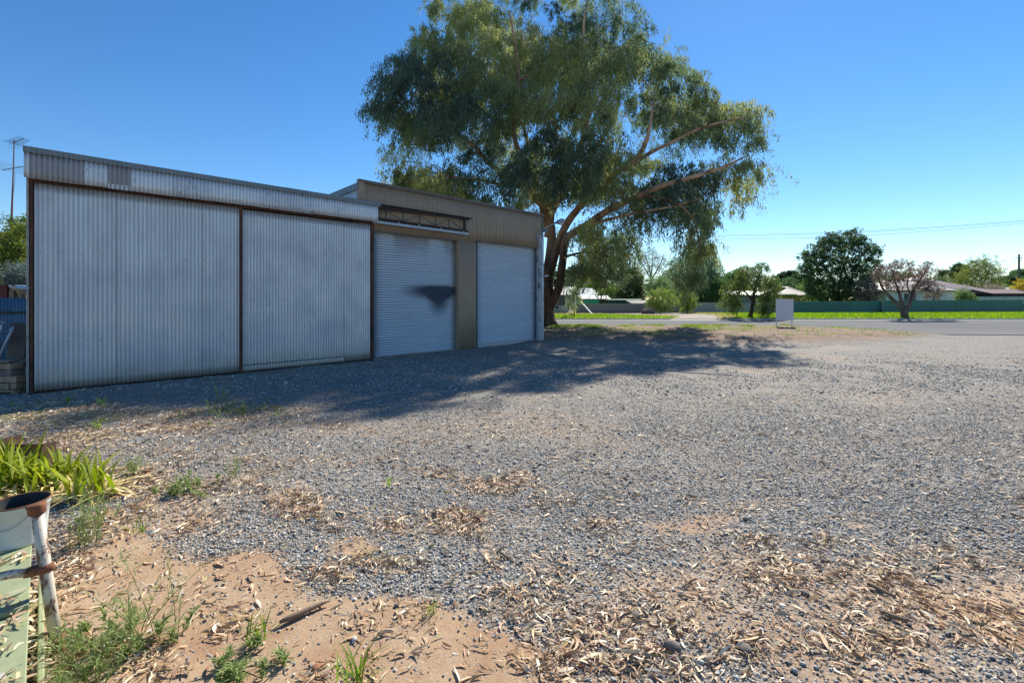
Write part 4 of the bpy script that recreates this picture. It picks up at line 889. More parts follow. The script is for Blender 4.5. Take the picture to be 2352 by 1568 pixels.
# ================================================================== ACROSS THE ROAD
Z0 = .13
def zat(y, Y): return H-(y-HY)/F*Y
def xat(x, Y): return (x-CX)/F*Y
def fence(name, label, a, b, h, ha, mat, pmat, cat='fence', step=2.38, pitch=.2, top=True, amp=.02, group=None):
    """a, b ground points (x,y); panels with ribs between posts"""
    a = np.array(a, float); b = np.array(b, float); L_ = np.linalg.norm(b-a); rz = math.atan2(b[1]-a[1], b[0]-a[0])
    root = empty(name, (a[0], a[1], Z0), rz, label, cat, group); k = max(1, round(L_/step)); s = L_/k
    for i in range(k):
        x0, x1 = i*s+.03, (i+1)*s-.03; hh = h+(ha-h)*(i+.5)/k
        nc = int((x1-x0)/pitch*12); A_ = np.linspace(x0,x1,nc); B_ = np.array([0.,hh-.02]); AA,BB = np.meshgrid(A_,B_)
        u = AA/pitch % 1; off = amp*np.clip(np.minimum(u, .5-u)*8, 0, 1)*(u < .5)
        V = np.stack([AA, -off, BB],-1).reshape(-1,3); ii = np.arange(nc-1); npmesh('panel', V, np.stack([ii,ii+1,ii+nc+1,ii+nc],1), mat, root)
        mb = MB().box(x0-.06, x0-.002, -.035, .03, 0, hh+.0)
        mb.build('post', pmat, root)
        if top: MB().box(x0, x1, -.03, .028, hh-.02, hh+.03).build('top_rail', pmat, root)
    return root
fg = simple('grey_brown_fence_paint', (.25,.225,.205), (.215,.195,.18), .8, .6, 0, .001); fgp = simple('grey_fence_rail', (.32,.30,.28), None, 1, .6)
fl = simple('pale_grey_fence_paint', (.40,.385,.385), (.34,.33,.33), .8, .6, 0, .001); flp = simple('pale_fence_rail', (.5,.49,.48), None, 1, .6)
fgr = simple('dark_green_fence_paint', (.022,.15,.15), (.016,.115,.12), .6, .45, 0, .001); fgrp = simple('green_fence_rail', (.10,.24,.21), None, 1, .45)
def G2(x, Y): return (xat(x, Y), Y)
fence('metal_fence', 'grey brown ribbed metal fence running from the cream house', G2(1324,58.7), G2(1478,60.5), 1.22, 1.22, fg, fgp)
fence('metal_fence', 'lower pale grey metal fence behind the round bushes and pepper tree', G2(1478,62.5), G2(1746,62.5), 1.33, 1.33, fl, flp)
fence('metal_fence', 'dark green metal fence section behind the blank signboard', G2(1746,60.5), G2(2026,62.5), 1.46, 1.55, fgr, fgrp)
fe = fence('metal_fence', 'dark green metal fence section behind the dying tree, reaching the right edge', G2(2029,62), G2(2560,69), 1.62, 1.78, fgr, fgrp)
fence('metal_fence', 'pale ribbed fence showing above the green fence by the carport', G2(2245,72), G2(2560,73), 2.22, 2.25, simple('cream_fence_paint',(.55,.53,.49)), simple('fence_post_grey',(.3,.3,.3)))
pn = np.array([xat(2347,66.2), 66.0, zat(694.5,66.1)]); MB_ = MB().box(-.07,.07,-.02,.0,-.14,.14); o = MB_.build('number_plate', M['white']); o.location = pn
tag(o, 'small white plate fixed high on the green fence at the right edge', 'plate')
mb = MB().box(-.035,.035,-.03,-.021,.03,.10).box(-.035,.035,-.03,-.021,-.09,-.02); q = mb.build('plate_marks', simple('grey_marks',(.25,.25,.25)), o)

# blank signboard on two legs
YS = 27.9; sg = empty('signboard', (xat(1802,YS), YS, .22), 0, 'blank pale grey signboard on two thin white legs beside the road', 'sign')
xl, xr = xat(1782.5,YS)-xat(1802,YS), xat(1822,YS)-xat(1802,YS); zb_, zt_ = zat(735.5,YS)-.22, zat(688,YS)-.22
MB().box(xl+.02, xr-.02, -.012, .006, zb_, zt_).build('panel', simple('primer_grey_board', (.60,.60,.64), (.57,.57,.61), 1, .5, 0, .001), sg)
MB().box(xl, xr, -.022, .012, zt_, zt_+.035).box(xl, xl+.02, -.02, .012, zb_, zt_-.001).box(xr-.02, xr, -.02, .012, zb_, zt_-.001).build('frame', M['white'], sg)
for x in (xl+.01, xr-.10): MB().box(x, x+.055, .013, .06, -.3, zt_-.02).build('leg', M['white'], sg, bevel=.004)

def gable_house(name, label, cat, corner, rz, L, D, hw, hr, wall, roof, ov=.4, wins=(), hip=False, trim=None, extra=None):
    root = empty(name, (corner[0], corner[1], Z0 if len(corner) < 3 else corner[2]), rz, label, cat)
    MB().box(-L, 0, 0, D, 0, hw).build('wall', wall, root)
    mb = MB(); x0, x1, y0, y1, ym = -L-ov, ov, -ov, D+ov, D/2; t_ = .06; zo = hw-.05
    hx = (D/2+ov)*.95 if hip else 0
    top = [(x0,y0,zo),(x1,y0,zo),(x1,y1,zo),(x0,y1,zo),(x0+hx,ym,hr),(x1-hx,ym,hr)]
    mb.add(top, [(0,1,5,4),(2,3,4,5),(1,2,5),(3,0,4)]); mb.add([(a,b,c-t_-.06) for a,b,c in top[:4]], [(3,2,1,0)])
    mb.build('roof', roof, root)
    if not hip:
        for xx in (-L+.001, -.001): MB().add([(xx,0,hw-.001),(xx,D,hw-.001),(xx,ym,hr-.15)], [(0,1,2)]).build('gable', wall, root)
    MB().box(x0-.02, x1+.02, y0-.12, y0-.002, zo-.14, zo-.0).build('gutter', trim or M['tan_dark'], root)
    for (a, b, c, d, kind) in wins:
        if kind == 'f':
            f = MB().box(a-.06,b+.06,-.05,-.003,c-.06,d+.06).build('window', trim or M['white'], root); MB().box(a,b,-.07,-.052,c,d).build('pane', M['glass'], f)
            MB().box((a+b)/2-.02,(a+b)/2+.02,-.085,-.072,c,d).build('mullion', trim or M['white'], f)
    return root
cream = N('cream_boards'); sp_ = cream.new('ShaderNodeSeparateXYZ'); cream.put(cream.coord(), sp_.inputs[0])
wv = cream.math('FRACT', cream.math('MULTIPLY', sp_.outputs['X'], 3.2)); M['cream'] = cream.out(cream.ramp(wv, [(.06,(.26,.23,.18)),(.12,(.56,.52,.43))]), .7)
M['cream2'] = simple('cream_roof', (.60,.55,.46), (.52,.47,.39), 2, .5); M['maroon'] = simple('maroon_trim', (.12,.05,.04), None, 2, .5)
cn = (xat(1306,60), 60); hsx = gable_house('cream_house', 'small cream board house with cream roof seen behind the gum trunk', 'house', cn, math.radians(-16), 9, 6.5, zat(676,60)-Z0, zat(658,63)-Z0, M['cream'], M['cream2'], .45,
    wins=[(-1.62,-.55,zat(700,60)-Z0,zat(678,60)-Z0,'f')], trim=M['maroon'])
MB().box(-9.02,.02,-.03,6.52,0,.45).build('foundation', simple('pale_plinth',(.50,.46,.40)), hsx)
MB().box(-.04,.03,-.04,.03,.45,zat(676,60)-Z0).build('corner_trim', M['maroon'], hsx)
MB().box(-1.75,-1.15,-.45,-.05,.55,1.0).build('air_conditioner', M['white'], hsx)
MB().box(-1.70,-1.2,-.47,-.452,.60,.95).build('air_grille', M['black'], hsx)
# more roofs
wr = simple('white_roof_iron', (.72,.70,.66), (.6,.58,.55), 1, .4); gr_ = simple('grey_roof_iron', (.36,.34,.33), (.28,.27,.26), 1, .5)
o = gable_house('white_roofed_house', 'house with bright white roof and a small vent behind the cream house', 'house', (xat(1396,86),86), math.radians(-12), 8.5, 7, 2.5, zat(663,90), simple('pale_wall',(.5,.48,.44)), wr, .4, hip=True)
MB().lathe((-4.6,2.2,zat(668,88)-Z0), [(.12,-.4),(.12,.25),(.2,.25),(.22,.45),(0,.5)], 10).build('roof_vent', M['black'], o)
o = gable_house('grey_outbuilding', 'low grey gabled outbuilding with a green shade cloth in front', 'shed', (xat(1400,72),72), 0, xat(1400,72)-xat(1336,72), 5, zat(685.5,72)-Z0, zat(680,75)-Z0+.1, simple('grey_cladding',(.22,.20,.19),(.18,.165,.16)), gr_, .2)
MB().box(xat(1377,72)-xat(1400,72), xat(1397,72)-xat(1400,72), -.05,-.01, .2, zat(689,72)-Z0).build('roller_door', simple('dark_brown_door',(.06,.045,.04)), o)
shade = simple('green_shade_cloth', (.02,.34,.20), (.012,.24,.14), 2, .6)
so = empty('shade_cloth', (xat(1341,68),68,Z0), 0, 'bright green shade cloth screen in front of the grey outbuilding', 'shade cloth')
w_ = xat(1375,68)-xat(1341,68); MB().box(0, w_*.75, -.02, .02, .4, zat(688,68)-Z0).box(w_*.76, w_, -.02, .5, .4, zat(687,68)-Z0).build('cloth', shade, so)
for x in (-.04, w_*.74, w_): MB().box(x, x+.05, .021, .07, 0, zat(687,68)-Z0+.03).build('post', M['black'], so)
mb = gable_house('green_shed', 'long low dark green metal shed behind the grey brown fence', 'shed', (xat(1480,70),70), 0, xat(1480,70)-xat(1398,70), 4, zat(688.5,70)-Z0, zat(686.5,72)-Z0, simple('dark_green_wall',(.012,.075,.07)), simple('dark_green_roof',(.03,.10,.09)), .1, trim=M['black'])
# mossy pitched roof (open lean-to)
rt = empty('lean_to', (xat(1462,64),64,Z0), 0, 'low lean-to with a pale mossy corrugated roof left of the round bush', 'shelter')
a_ = lambda x, y, Y: tuple(np.array([xat(x,Y)-xat(1462,64), Y-64, zat(y,Y)-Z0]))
moss = simple('mossy_roof', (.55,.50,.42), (.30,.29,.20), 3, .8)
V = []; q0, q1, q2, q3 = [np.array(a_(*p)) for p in ((1450,697,63.5),(1490,697,63.5),(1486,690,67),(1436,689.5,67))]
for i in range(61):
    u = i/60; z_ = .03*math.cos(u*2*math.pi*15); V += [q0*(1-u)+q1*u+np.array([0,0,z_]), q3*(1-u)+q2*u+np.array([0,0,z_])]
MB().add(V, [(2*i,2*i+2,2*i+3,2*i+1) for i in range(60)]).build('roof', moss, rt)
for x in (1452,1487): p = a_(x,698,63.6); MB().box(p[0]-.04,p[0]+.04,p[1],p[1]+.08,0,p[2]).build('post', M['bark'], rt)
# beige house right of pepper tree
bh = gable_house('beige_house', 'beige house with grey brown hip roof and white verandah behind the signboard', 'house', (xat(1860,84),84), 0, xat(1860,84)-xat(1797,84), 7, zat(677,84)-Z0, zat(658,88)-Z0, simple('beige_wall',(.50,.38,.25),(.46,.35,.23)), simple('grey_brown_roof',(.17,.14,.12),(.14,.12,.10),2,.6), .4, hip=True)
MB().box(xat(1768,82)-xat(1860,84), xat(1822,82)-xat(1860,84), -3.2, -.45, zat(677.5,82)-Z0, zat(675.5,82)-Z0).build('verandah_roof', M['white'], bh)
for x in (1772,1806): MB().box(xat(x,82)-xat(1860,84), xat(x,82)-xat(1860,84)+.12, -3., -2.88, 0, zat(677.6,82)-Z0).build('verandah_post', M['maroon'], bh)
gable_house('white_roofed_house', 'low house with white sloping roof just visible under the pepper tree crown', 'house', (xat(1780,92),92), 0, 11, 7, zat(676,92)-Z0, zat(668,95)-Z0, simple('grey_wall2',(.4,.38,.36)), wr, .3, hip=True)
# white house with brown roof
ww = simple('white_weatherboard', (.66,.67,.68), (.60,.61,.62), 1, .6); br = N('brown_roof_iron'); sp_ = br.new('ShaderNodeSeparateXYZ'); br.put(br.coord(), sp_.inputs[0])
wv = br.math('FRACT', br.math('MULTIPLY', sp_.outputs['X'], 2.2)); M['brownroof'] = br.out(br.ramp(wv, [(.08,(.13,.085,.08)),(.2,(.21,.15,.14))]), .55)
br = N('pinkish_grey_roof'); sp_ = br.new('ShaderNodeSeparateXYZ'); br.put(br.coord(), sp_.inputs[0])
wv = br.math('FRACT', br.math('MULTIPLY', sp_.outputs['X'], 2.2)); M['pinkroof'] = br.out(br.ramp(wv, [(.08,(.24,.20,.19)),(.2,(.36,.315,.30))]), .55)
Yh = 76; wh = gable_house('white_house', 'large white weatherboard house with brown iron hip roof behind the dying tree', 'house', (xat(2262,Yh+3),Yh+3), 0, xat(2262,Yh+3)-xat(2090,Yh+3), 12.5, zat(666,Yh+3)-Z0, zat(636.5,Yh+9)-Z0, ww, M['brownroof'], .6, hip=True,
    wins=[(xat(2237,Yh+3)-xat(2262,Yh+3), xat(2246,Yh+3)-xat(2262,Yh+3), 1.2, zat(674,Yh+3)-Z0,'f')], trim=simple('cream_trim',(.55,.50,.42)))
wx = xat(2262,Yh+3); L_ = xat(2195,Yh)-xat(2035,Yh); ox = xat(2195,Yh)-wx
wing = MB().box(ox-L_, ox, -3, -.01, 0, zat(667,Yh)-Z0).build('wing_wall', ww, wh)
e0, e1, ze, zr = ox-L_-.5, ox+.5, zat(666,Yh)-Z0-.05, zat(643,Yh+4)-Z0
MB().add([(e0,-3.6,ze),(e1,-3.6,ze),(e1,9,ze),(e0,9,ze),(e0+5,2.6,zr),(e1-3.6,2.6,zr)], [(0,1,5,4),(1,2,5),(2,3,4,5),(3,0,4)]).build('wing_roof', M['pinkroof'], wh)
hp = MB().bar((e1,-3.6,ze+.03),(e1-3.6,2.6,zr+.03),.16,.08).bar((e0,-3.6,ze+.03),(e0+5,2.6,zr+.03),.16,.08).bar((e1-3.6,2.6,zr+.03),(e0+5,2.6,zr+.03),.16,.08); hp.build('ridge_capping', simple('cream_capping',(.5,.44,.36)), wh)
MB().box(e0,e1,-3.72,-3.6,ze-.16,ze).build('gutter', simple('brown_gutter',(.2,.14,.1)), wh)
for xa, xb in ((2078,2086),(2096,2103),(2144,2157)):
    f = MB().box(xat(xa,Yh)-wx-.08, xat(xb,Yh)-wx+.08, -3.06, -3.003, 1.1, 2.75).build('window', simple('brown_window_frame',(.14,.10,.08)), wh)
    MB().box(xat(xa,Yh)-wx, xat(xb,Yh)-wx, -3.09, -3.062, 1.18, 2.68).build('pane', M['glass'], f)
    MB().box(xat(xa,Yh)-wx, xat(xb,Yh)-wx, -3.11, -3.092, 1.9, 1.96).build('mullion', M['white'], f)
for xa in (2064,2126,2140,2172): MB().box(xat(xa,Yh)-wx, xat(xa,Yh)-wx+.05, -3.03, -3.002, 0, ze-.1).build('wall_batten', simple('batten',(.5,.5,.5)), wh)
# carport and outbuildings at the right edge
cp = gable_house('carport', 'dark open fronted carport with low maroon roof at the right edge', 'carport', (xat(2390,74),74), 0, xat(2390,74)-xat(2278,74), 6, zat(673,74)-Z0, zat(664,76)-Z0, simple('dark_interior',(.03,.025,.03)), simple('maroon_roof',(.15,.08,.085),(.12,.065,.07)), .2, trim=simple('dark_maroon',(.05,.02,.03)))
gable_house('grey_shed', 'small dark blue grey shed between the white house and the carport', 'shed', (xat(2278,78),78), 0, xat(2278,78)-xat(2260,78), 4, zat(668,78)-Z0, zat(665,80)-Z0, simple('slate_wall',(.07,.08,.10)), simple('slate_roof',(.16,.17,.19)), .1)
gable_house('pale_roofed_shed', 'long shed with pale grey roof behind the maroon carport', 'shed', (xat(2420,90),90), 0, 12, 6, zat(667,90)-Z0, zat(660,93)-Z0, simple('slate_wall2',(.2,.2,.2)), simple('pale_roof',(.42,.38,.38)), .2)
# boulder, prop pole, sandy bits
bp = gp(1489,718); bo = MB(); 
for rr, zz in ((.55,-.1),(.8,.2),(.82,.45),(.62,.62),(.25,.7)): pass
bo.lathe((0,0,0), [(.0,-.05),(.80,.0),(.88,.3),(.78,.55),(.45,.68),(0,.70)], 18); o = bo.build('boulder', simple('brown_boulder',(.22,.15,.12),(.13,.09,.08),2,.95,0,.05), None, smooth=True)
for v in o.data.vertices: k = 1+.22*(fbm(v.co.x*2+5, v.co.y*2+v.co.z*3, 1, 5)-.5); v.co.x *= 1.0*k; v.co.y *= .7*k; v.co.z *= k*.85
o.location = (xat(1489,57), 57, Z0); tag(o, 'low brown boulder beside the larger round bush', 'boulder')
p0, p1 = at(1333,692,56), at(1361,721,53.5); p1[2] = Z0
o = MB().tube([p0,p1], .07, 8).tube([p0-(0,.0,.0),p0+(0,0,.02)], .09, 8).build('prop_pole', M['white']); tag(o, 'slanting white pole leaning out of the verge beside the cream house', 'pole')
sb = MB().obox((0,0,.12), .5,.35,.24,.3); o = sb.build('meter_box', M['black'], bevel=.02); o.location = (xat(1314,50),50,Z0); tag(o, 'small dark meter box on the verge under the sapling', 'box')

# ------------------------------------------------------------------ power pole and wires
YP = 84; pp = empty('power_pole', (xat(2340.5,YP),YP,0), 0, 'weathered timber power pole above the carport at the right edge', 'power pole')
hp_ = zat(584,YP); MB().tube([(0,0,0),(0,0,hp_*.5),(0,0,hp_)], [.19,.17,.14], 12).build('pole', simple('grey_timber_pole',(.16,.14,.12),(.10,.085,.075),3,.9,scale=(1,1,.1)), pp, smooth=True)
MB().bar((-.45,-.2,hp_-.75),(.25,-.2,hp_-.75),.1,.12).bar((-.2,-.2,hp_-1.2),(.15,-.2,hp_-1.2),.1,.1).build('crossarm', M['rust_dark'], pp)
for x in (-.4,-.15,.2): MB().lathe((x,-.2,hp_-.68), [(.03,0),(.06,.05),(.05,.12),(.02,.16),(0,.17)], 8).build('insulator', M['white'], pp)
def wire(name, label, pts, rad=.012, mat='black', group=None):
    P = np.array(pts); k = []
    for i in range(len(P)-1):
        for j in range(6): k.append(P[i]+(P[i+1]-P[i])*j/6)
    k.append(P[-1]); k = smooth_path(np.array(k), 6); o = MB().tube(k, rad, 5).build(name, M[mat]); tag(o, label, 'wire', group); return o
YW = 40
def WPt(x, y): return at(x, y, YW+ (x-1450)*.004)
wire('power_line', 'uppermost overhead wire crossing the sky right of the gum', [WPt(1300,545),WPt(1466,546),WPt(1636,540.7),WPt(1800,537.5),WPt(1952,533),WPt(2150,521.5),WPt(2352,506.5),WPt(2700,473)], .014)
wire('power_line', 'middle overhead wire just under the uppermost one', [WPt(1300,547.5),WPt(1466,548),WPt(1636,543.2),WPt(1800,540),WPt(1952,536),WPt(2150,524.5),WPt(2352,509.5),WPt(2700,477)], .012)
wire('power_line', 'lowest overhead wire crossing the sky right of the gum', [WPt(1300,553),WPt(1466,553),WPt(1636,550),WPt(1800,547.5),WPt(1952,543),WPt(2150,530.5),WPt(2352,513.5),WPt(2700,480)], .014)
wire('service_wire', 'thin wire dropping from the power pole to the bushes below', [at(2337,590,YP),at(2303,628,86),at(2267,652,88)], .025)
wire('service_wire', 'long thin wire running left from the power pole over the brown roof', [at(2337,588,YP),at(2290,606,85),at(2230,628,86),at(2162,638,87)], .02)
wire('service_wire', 'thin wire running right from the power pole out of the picture', [at(2342,588,YP),at(2365,597,84),at(2400,604,84)], .02)
wire('service_wire', 'thin pale wire low behind the gum trunk above the cream house', [at(1240,655,90),at(1294,653,90),at(1370,650.5,90),at(1445,646.5,90)], .025, 'steel')

# ================================================================== LEFT BACKGROUND
bl_ = simple('blue_corrugated_iron', (.09,.19,.30), (.05,.11,.18), 2, .55)
a, b = np.array([xat(-160,12.5),12.5]), np.array([xat(72,13.2),13.2]); fr = empty('corrugated_fence', (a[0],a[1],0), math.atan2(b[1]-a[1],b[0]-a[0]), 'dark blue corrugated fence in shade left of the silver shed', 'fence')
Lf = np.linalg.norm(b-a); corr('panel', 0, Lf, 0, 1.95, 0, bl_, fr, amp=.012, rows=4); MB().box(0, Lf, -.05, -.013, 1.50, 1.56).build('rail', M['black'], fr); MB().box(0, Lf, .02, .07, 1.86, 1.92).build('rail', M['bark'], fr)
Yp = 15.5; pg = empty('pergola', (xat(18,Yp),Yp,0), 0, 'timber framed pergola with white corrugated roof behind the blue fence', 'pergola')
q = lambda x, y, Y=Yp: (xat(x,Y)-xat(18,Yp), Y-Yp, zat(y,Y))
V = []; A0, A1, B0, B1 = map(np.array, (q(10,657),q(70,657),q(70,671,13.6),q(22,671,13.6)))
for i in range(121):
    u = i/120; zz = .012*math.cos(2*math.pi*u*24); V += [B1*(1-u)+B0*u+np.array([0,0,zz]), A0*(1-u)+A1*u+np.array([0,0,zz])]
A0, A1, B0, B1 = map(np.array, (q(16,656),q(80,656),q(80,668,13.6),q(24,660,13.6)))
V = []
for i in range(40):
    u = i/39; zz = .02*math.cos(2*math.pi*u*9); V += [A0*(1-u)+B1*u+np.array([0,0,zz]), A1*(1-u)+B0*u+np.array([0,0,zz])]
MB().add(V, [(2*i,2*i+1,2*i+3,2*i+2) for i in range(39)]).build('roof', wr, pg)
tim = simple('weathered_timber', (.30,.22,.15), (.18,.13,.09), 4, .9, scale=(1,1,.2))
for x, yy in ((30.5,662),(50.5,670),(84,670)): p = q(x,yy,14.5); MB().box(p[0]-.06,p[0]+.06,p[1]-.05,p[1]+.05,0,p[2]).build('post', tim, pg)
MB().bar(q(28,659,14.5),q(66,674,13.8),.07,.13).bar(q(22,664,14.7),q(66,664,14.7),.06,.1).build('rafter', tim, pg)
rs = empty('red_awning', (xat(0,14.6),14.6,0), 0, 'dark red awning panel at the left edge above the blue fence', 'awning')
MB().box(xat(-60,14.6)-xat(0,14.6), xat(18,14.6)-xat(0,14.6), -.03, .03, 1.7, zat(654,14.6)).build('awning_panel', simple('dark_red_paint',(.16,.02,.02),(.11,.015,.015)), rs)
MB().box(.12,.18,.04,.1,0,2.3).build('post', tim, rs)
rr = empty('red_roofed_house', (xat(-40,30),30,0), 0, 'house with terracotta red tiled roof behind the leafy tree at far left', 'house')
tile = N('terracotta_tiles'); sp_ = tile.new('ShaderNodeSeparateXYZ'); tile.put(tile.coord(), sp_.inputs[0])
wv = tile.math('FRACT', tile.math('MULTIPLY', sp_.outputs['Z'], 4.)); M['tile'] = tile.out(tile.ramp(wv, [(.1,(.16,.05,.035)),(.35,(.42,.15,.10))]), .8)
qq = lambda x, y, Y: (xat(x,Y)-xat(-40,30), Y-30, zat(y,Y))
MB().add([qq(-240,655,29),qq(34,655,29),qq(10,534,34),qq(-240,534,34),qq(34,655,39)], [(0,1,2,3),(1,4,2)]).build('roof', M['tile'], rr)
MB().box(qq(-240,0,30)[0], qq(26,0,30)[0], .3, 7, 0, zat(655,29)).build('wall', simple('brick_wall',(.3,.16,.11)), rr)
lf_pal = [(.05,.08,.02),(.13,.17,.04),(.26,.28,.07)]
gtree('leafy_tree', 'yellow green leafy tree between the silver shed and the red roof', 'tree', [(2,560),(12,530),(22,520),(35,505),(60,500),(85,505),(90,640),(60,660),(20,655),(6,640),(-20,650),(-50,600),(-20,562)], (40,720), 20, 1.6, 110, .42, 330, .10, .035, lf_pal, .1, mind=.25, zb=0, tr=.12)
gtree('silvery_shrub', 'silvery blue green conifer like shrub above the pergola roof', 'shrub', [(24,655),(26,638),(34,622),(42,632),(50,624),(60,622),(75,640),(75,657)], (50,720), 17, .6, 36, .26, 260, .09, .02, [(.06,.09,.085),(.11,.15,.14),(.18,.22,.20)], -.7, mind=.15, zb=0, tr=.05)
# antenna mast
YA = 24; an = empty('antenna_mast', (xat(24,YA),YA,0), 0, 'tall thin guyed television antenna mast at far left', 'antenna')
e_ = lambda x, y, Y=YA: np.array([xat(x,Y)-xat(24,YA), Y-YA, zat(y,Y)])
MB().tube([e_(24,720),e_(26,520),e_(29,440),e_(31,383),e_(32.6,321)], [.05,.05,.035,.025,.022], 8).build('mast', simple('rusty_mast',(.20,.09,.07),(.12,.07,.07)), an)
mb = MB(); a0, a1 = e_(28,330,24.2), e_(55.5,318,23.2); mb.tube([a0,a1],.014,6)
for i in range(9):
    c_ = a0+(a1-a0)*(i/8); hl = .42-.02*i; mb.tube([c_+np.array([-hl*.75,-hl*.4,.08]), c_+np.array([hl*.75,hl*.4,-.08])], .008, 4)
for k_ in range(4): c_ = e_(32,325+k_*5); mb.tube([c_+np.array([-.28,0,.06]), c_+np.array([.30,0,-.06])], .007, 4)
mb.build('upper_array', M['black'], an)
mb = MB(); a0, a1 = e_(4,390.5,24.6), e_(53,383,23.4); mb.tube([a0,a1],.018,6); mb.build('lower_boom', M['black'], an)
mb = MB()
for i in range(5):
    c_ = a0+(a1-a0)*(.05+.22*i); mb.tube([c_+np.array([-1.3,-.3,.28]), c_+np.array([1.2,.3,-.26])], .008, 4)
mb.build('lower_elements', M['steel'], an)
wire('guy_wire', 'thin cable looping down the left side of the antenna mast', [at(30,395,YA),at(35,398,YA-.1),at(33,430,YA),at(29,450,YA-.1)], .008)
# junk in the shade
brd = MB().obox((0,0,0), .42, .03, .85, 0, math.radians(-8)); o = brd.build('board', simple('dark_board',(.10,.075,.065),(.06,.045,.04),2,.7)); o.location = (xat(41,10.9), 10.9, zat(782,10.9)); tag(o, 'dark flat board leaning upright in shade beside the shed column', 'board')
tb = empty('low_table', (xat(41,10.9),10.95,0), 0, 'low dark table under the leaning board beside the shed', 'table'); zt3 = zat(825,10.9)
MB().box(-.3,.3,-.25,.3,zt3-.05,zt3-.008).build('tabletop', tim, tb)
for x in (-.24,.16): MB().box(x,x+.07,-.22,-.15,0,zt3-.05).build('leg', tim, tb); MB().box(x,x+.07,.2,.27,0,zt3-.05).build('leg', tim, tb)
ch = empty('metal_chair', (xat(-8,10.2),10.2,0), 0, 'folded pale tubular metal chair lying against the blue fence', 'chair')
k_ = lambda x, y, Y=10.2: (xat(x,Y)-xat(-8,10.2), Y-10.2, zat(y,Y))
MB().tube([k_(31,750),k_(12,790),k_(-6,830),k_(-20,890)], .022, 8).build('leg', M['steel'], ch, smooth=True); MB().tube([k_(31,750,10.7),k_(14,700+65,10.7),k_(-30,758,10.6)], .02, 8).build('arm', M['steel'], ch, smooth=True)
MB().tube([k_(11,742,10.5),k_(-2,738,10.5),k_(-30,800,10.5)], .025, 8).build('back_frame', M['steel'], ch, smooth=True); MB().add([k_(6,745,10.52),k_(-30,740,10.52),k_(-46,790,10.52),k_(-10,795,10.52),k_(6,745,10.55),k_(-30,740,10.55),k_(-46,790,10.55),k_(-10,795,10.55)], [(0,1,2,3),(7,6,5,4),(0,4,5,1),(1,5,6,2),(2,6,7,3),(3,7,4,0)]).build('seat', M['steel'], ch)
# block stack on a pallet
brick_mats = [simple('sandy_block',(.42,.30,.20),(.26,.18,.12),8,.95,0,.01), simple('orange_block',(.38,.17,.09),(.26,.11,.06),8,.95,0,.01), simple('grey_block',(.22,.18,.155),(.13,.11,.10),8,.95,0,.01)]
Yb = 9.35
plt = empty('pallet', (xat(20,Yb),Yb,0), 0, 'low timber pallet under the stacked blocks at far left', 'pallet')
for i in range(3): MB().box(xat(-60,Yb)-xat(20,Yb), xat(55,Yb)-xat(20,Yb), -.18+i*.2, -.06+i*.2, .03+.0, .075).build('slat', tim, plt)
for x in (-50,0,46): MB().box(xat(x,Yb)-xat(20,Yb), xat(x,Yb)-xat(20,Yb)+.08, -.17, .35, .0, .029).build('bearer', tim, plt)
rows = [ # z0, z1, [(x0, x1, mat, label)]
 (.078,.205,[(-30,5.5,1,'reddish block end at the left of the lowest course'),(7,21.5,0,'first sandy block end in the lowest course'),(23,36,0,'second sandy block end in the lowest course'),(37.5,50,0,'rightmost pale block end in the lowest course')]),
 (.21,.345,[(-32,5,2,'dark block at the left of the second course'),(7,51,0,'long pale sandy block in the second course of the stack')]),
 (.35,.475,[(-30,12.5,1,'orange block in the third course of the stack'),(14,42.5,2,'grey block in the third course of the stack')]),
 (.48,.61,[(-34,11,1,'brown block at the left of the fourth course'),(12.5,38,0,'sandy block in the fourth course of the stack')]),
 (.614,.67,[(-40,36,2,'flat grey slab laid on top of the block stack')])]
for z0_, z1_, lst in rows:
    for x0_, x1_, mi, lb in lst:
        yy = Yb+R.uniform(-.02,.02); o = MB().obox((0,0,(z1_-z0_)/2), xat(x1_,Yb)-xat(x0_,Yb), .26, z1_-z0_-.006, R.uniform(-.06,.06), 0, .008).build('block', brick_mats[mi], None, bevel=.012)
        o.location = ((xat(x0_,Yb)+xat(x1_,Yb))/2, yy, z0_); tag(o, lb, 'block', 'stacked blocks at far left')

# ================================================================== FOREGROUND LEFT
# pipe gate post
Yq = 2.44; base = np.array([xat(133,Yq),Yq,0]); topp = at(84,1165,Yq)
po = empty('pipe_post', base, 0, 'rusty white painted steel pipe post leaning in the left foreground', 'post')
n = N('peeling_white_pipe'); f1 = n.noise(16,5,.7,(1,1,.5)); f2 = n.noise(4,3,.6)
cc_ = n.mix(n.ramp(n.math('ADD', f1, n.math('MULTIPLY', n.math('SUBTRACT', f2, .5), .35)), [(.50,0.),(.58,1.)]), (.60,.53,.43), (.15,.06,.03)); M['pipe'] = n.out(cc_, .55, 0, f1, .002, .8)
M['rusty'] = simple('orange_rust', (.26,.10,.04), (.10,.035,.02), 14, .9, 0, .004, bsc=60)
tv = topp-base; sh = lambda u: tuple(tv*u)
pipe = MB(); pipe.tube([sh(-.02),sh(.5),sh(1.)], [.027,.0262,.0255], 20, cap=True).build('pipe', M['pipe'], po, smooth=True)
MB().tube([sh(.955),sh(.96),sh(.985),sh(1.0),sh(1.02),sh(1.025)], [.030,.036,.037,.037,.042,.036], 20).build('pipe_cap', M['rusty'], po, smooth=True)
MB().tube([sh(.0),sh(.03),sh(.10),sh(.12)], [.045,.04,.036,.029], 18).build('base_socket', M['rusty'], po, smooth=True)
uc = (1500-1297)/(1500-1165)*.97; cq = np.array(sh(uc))
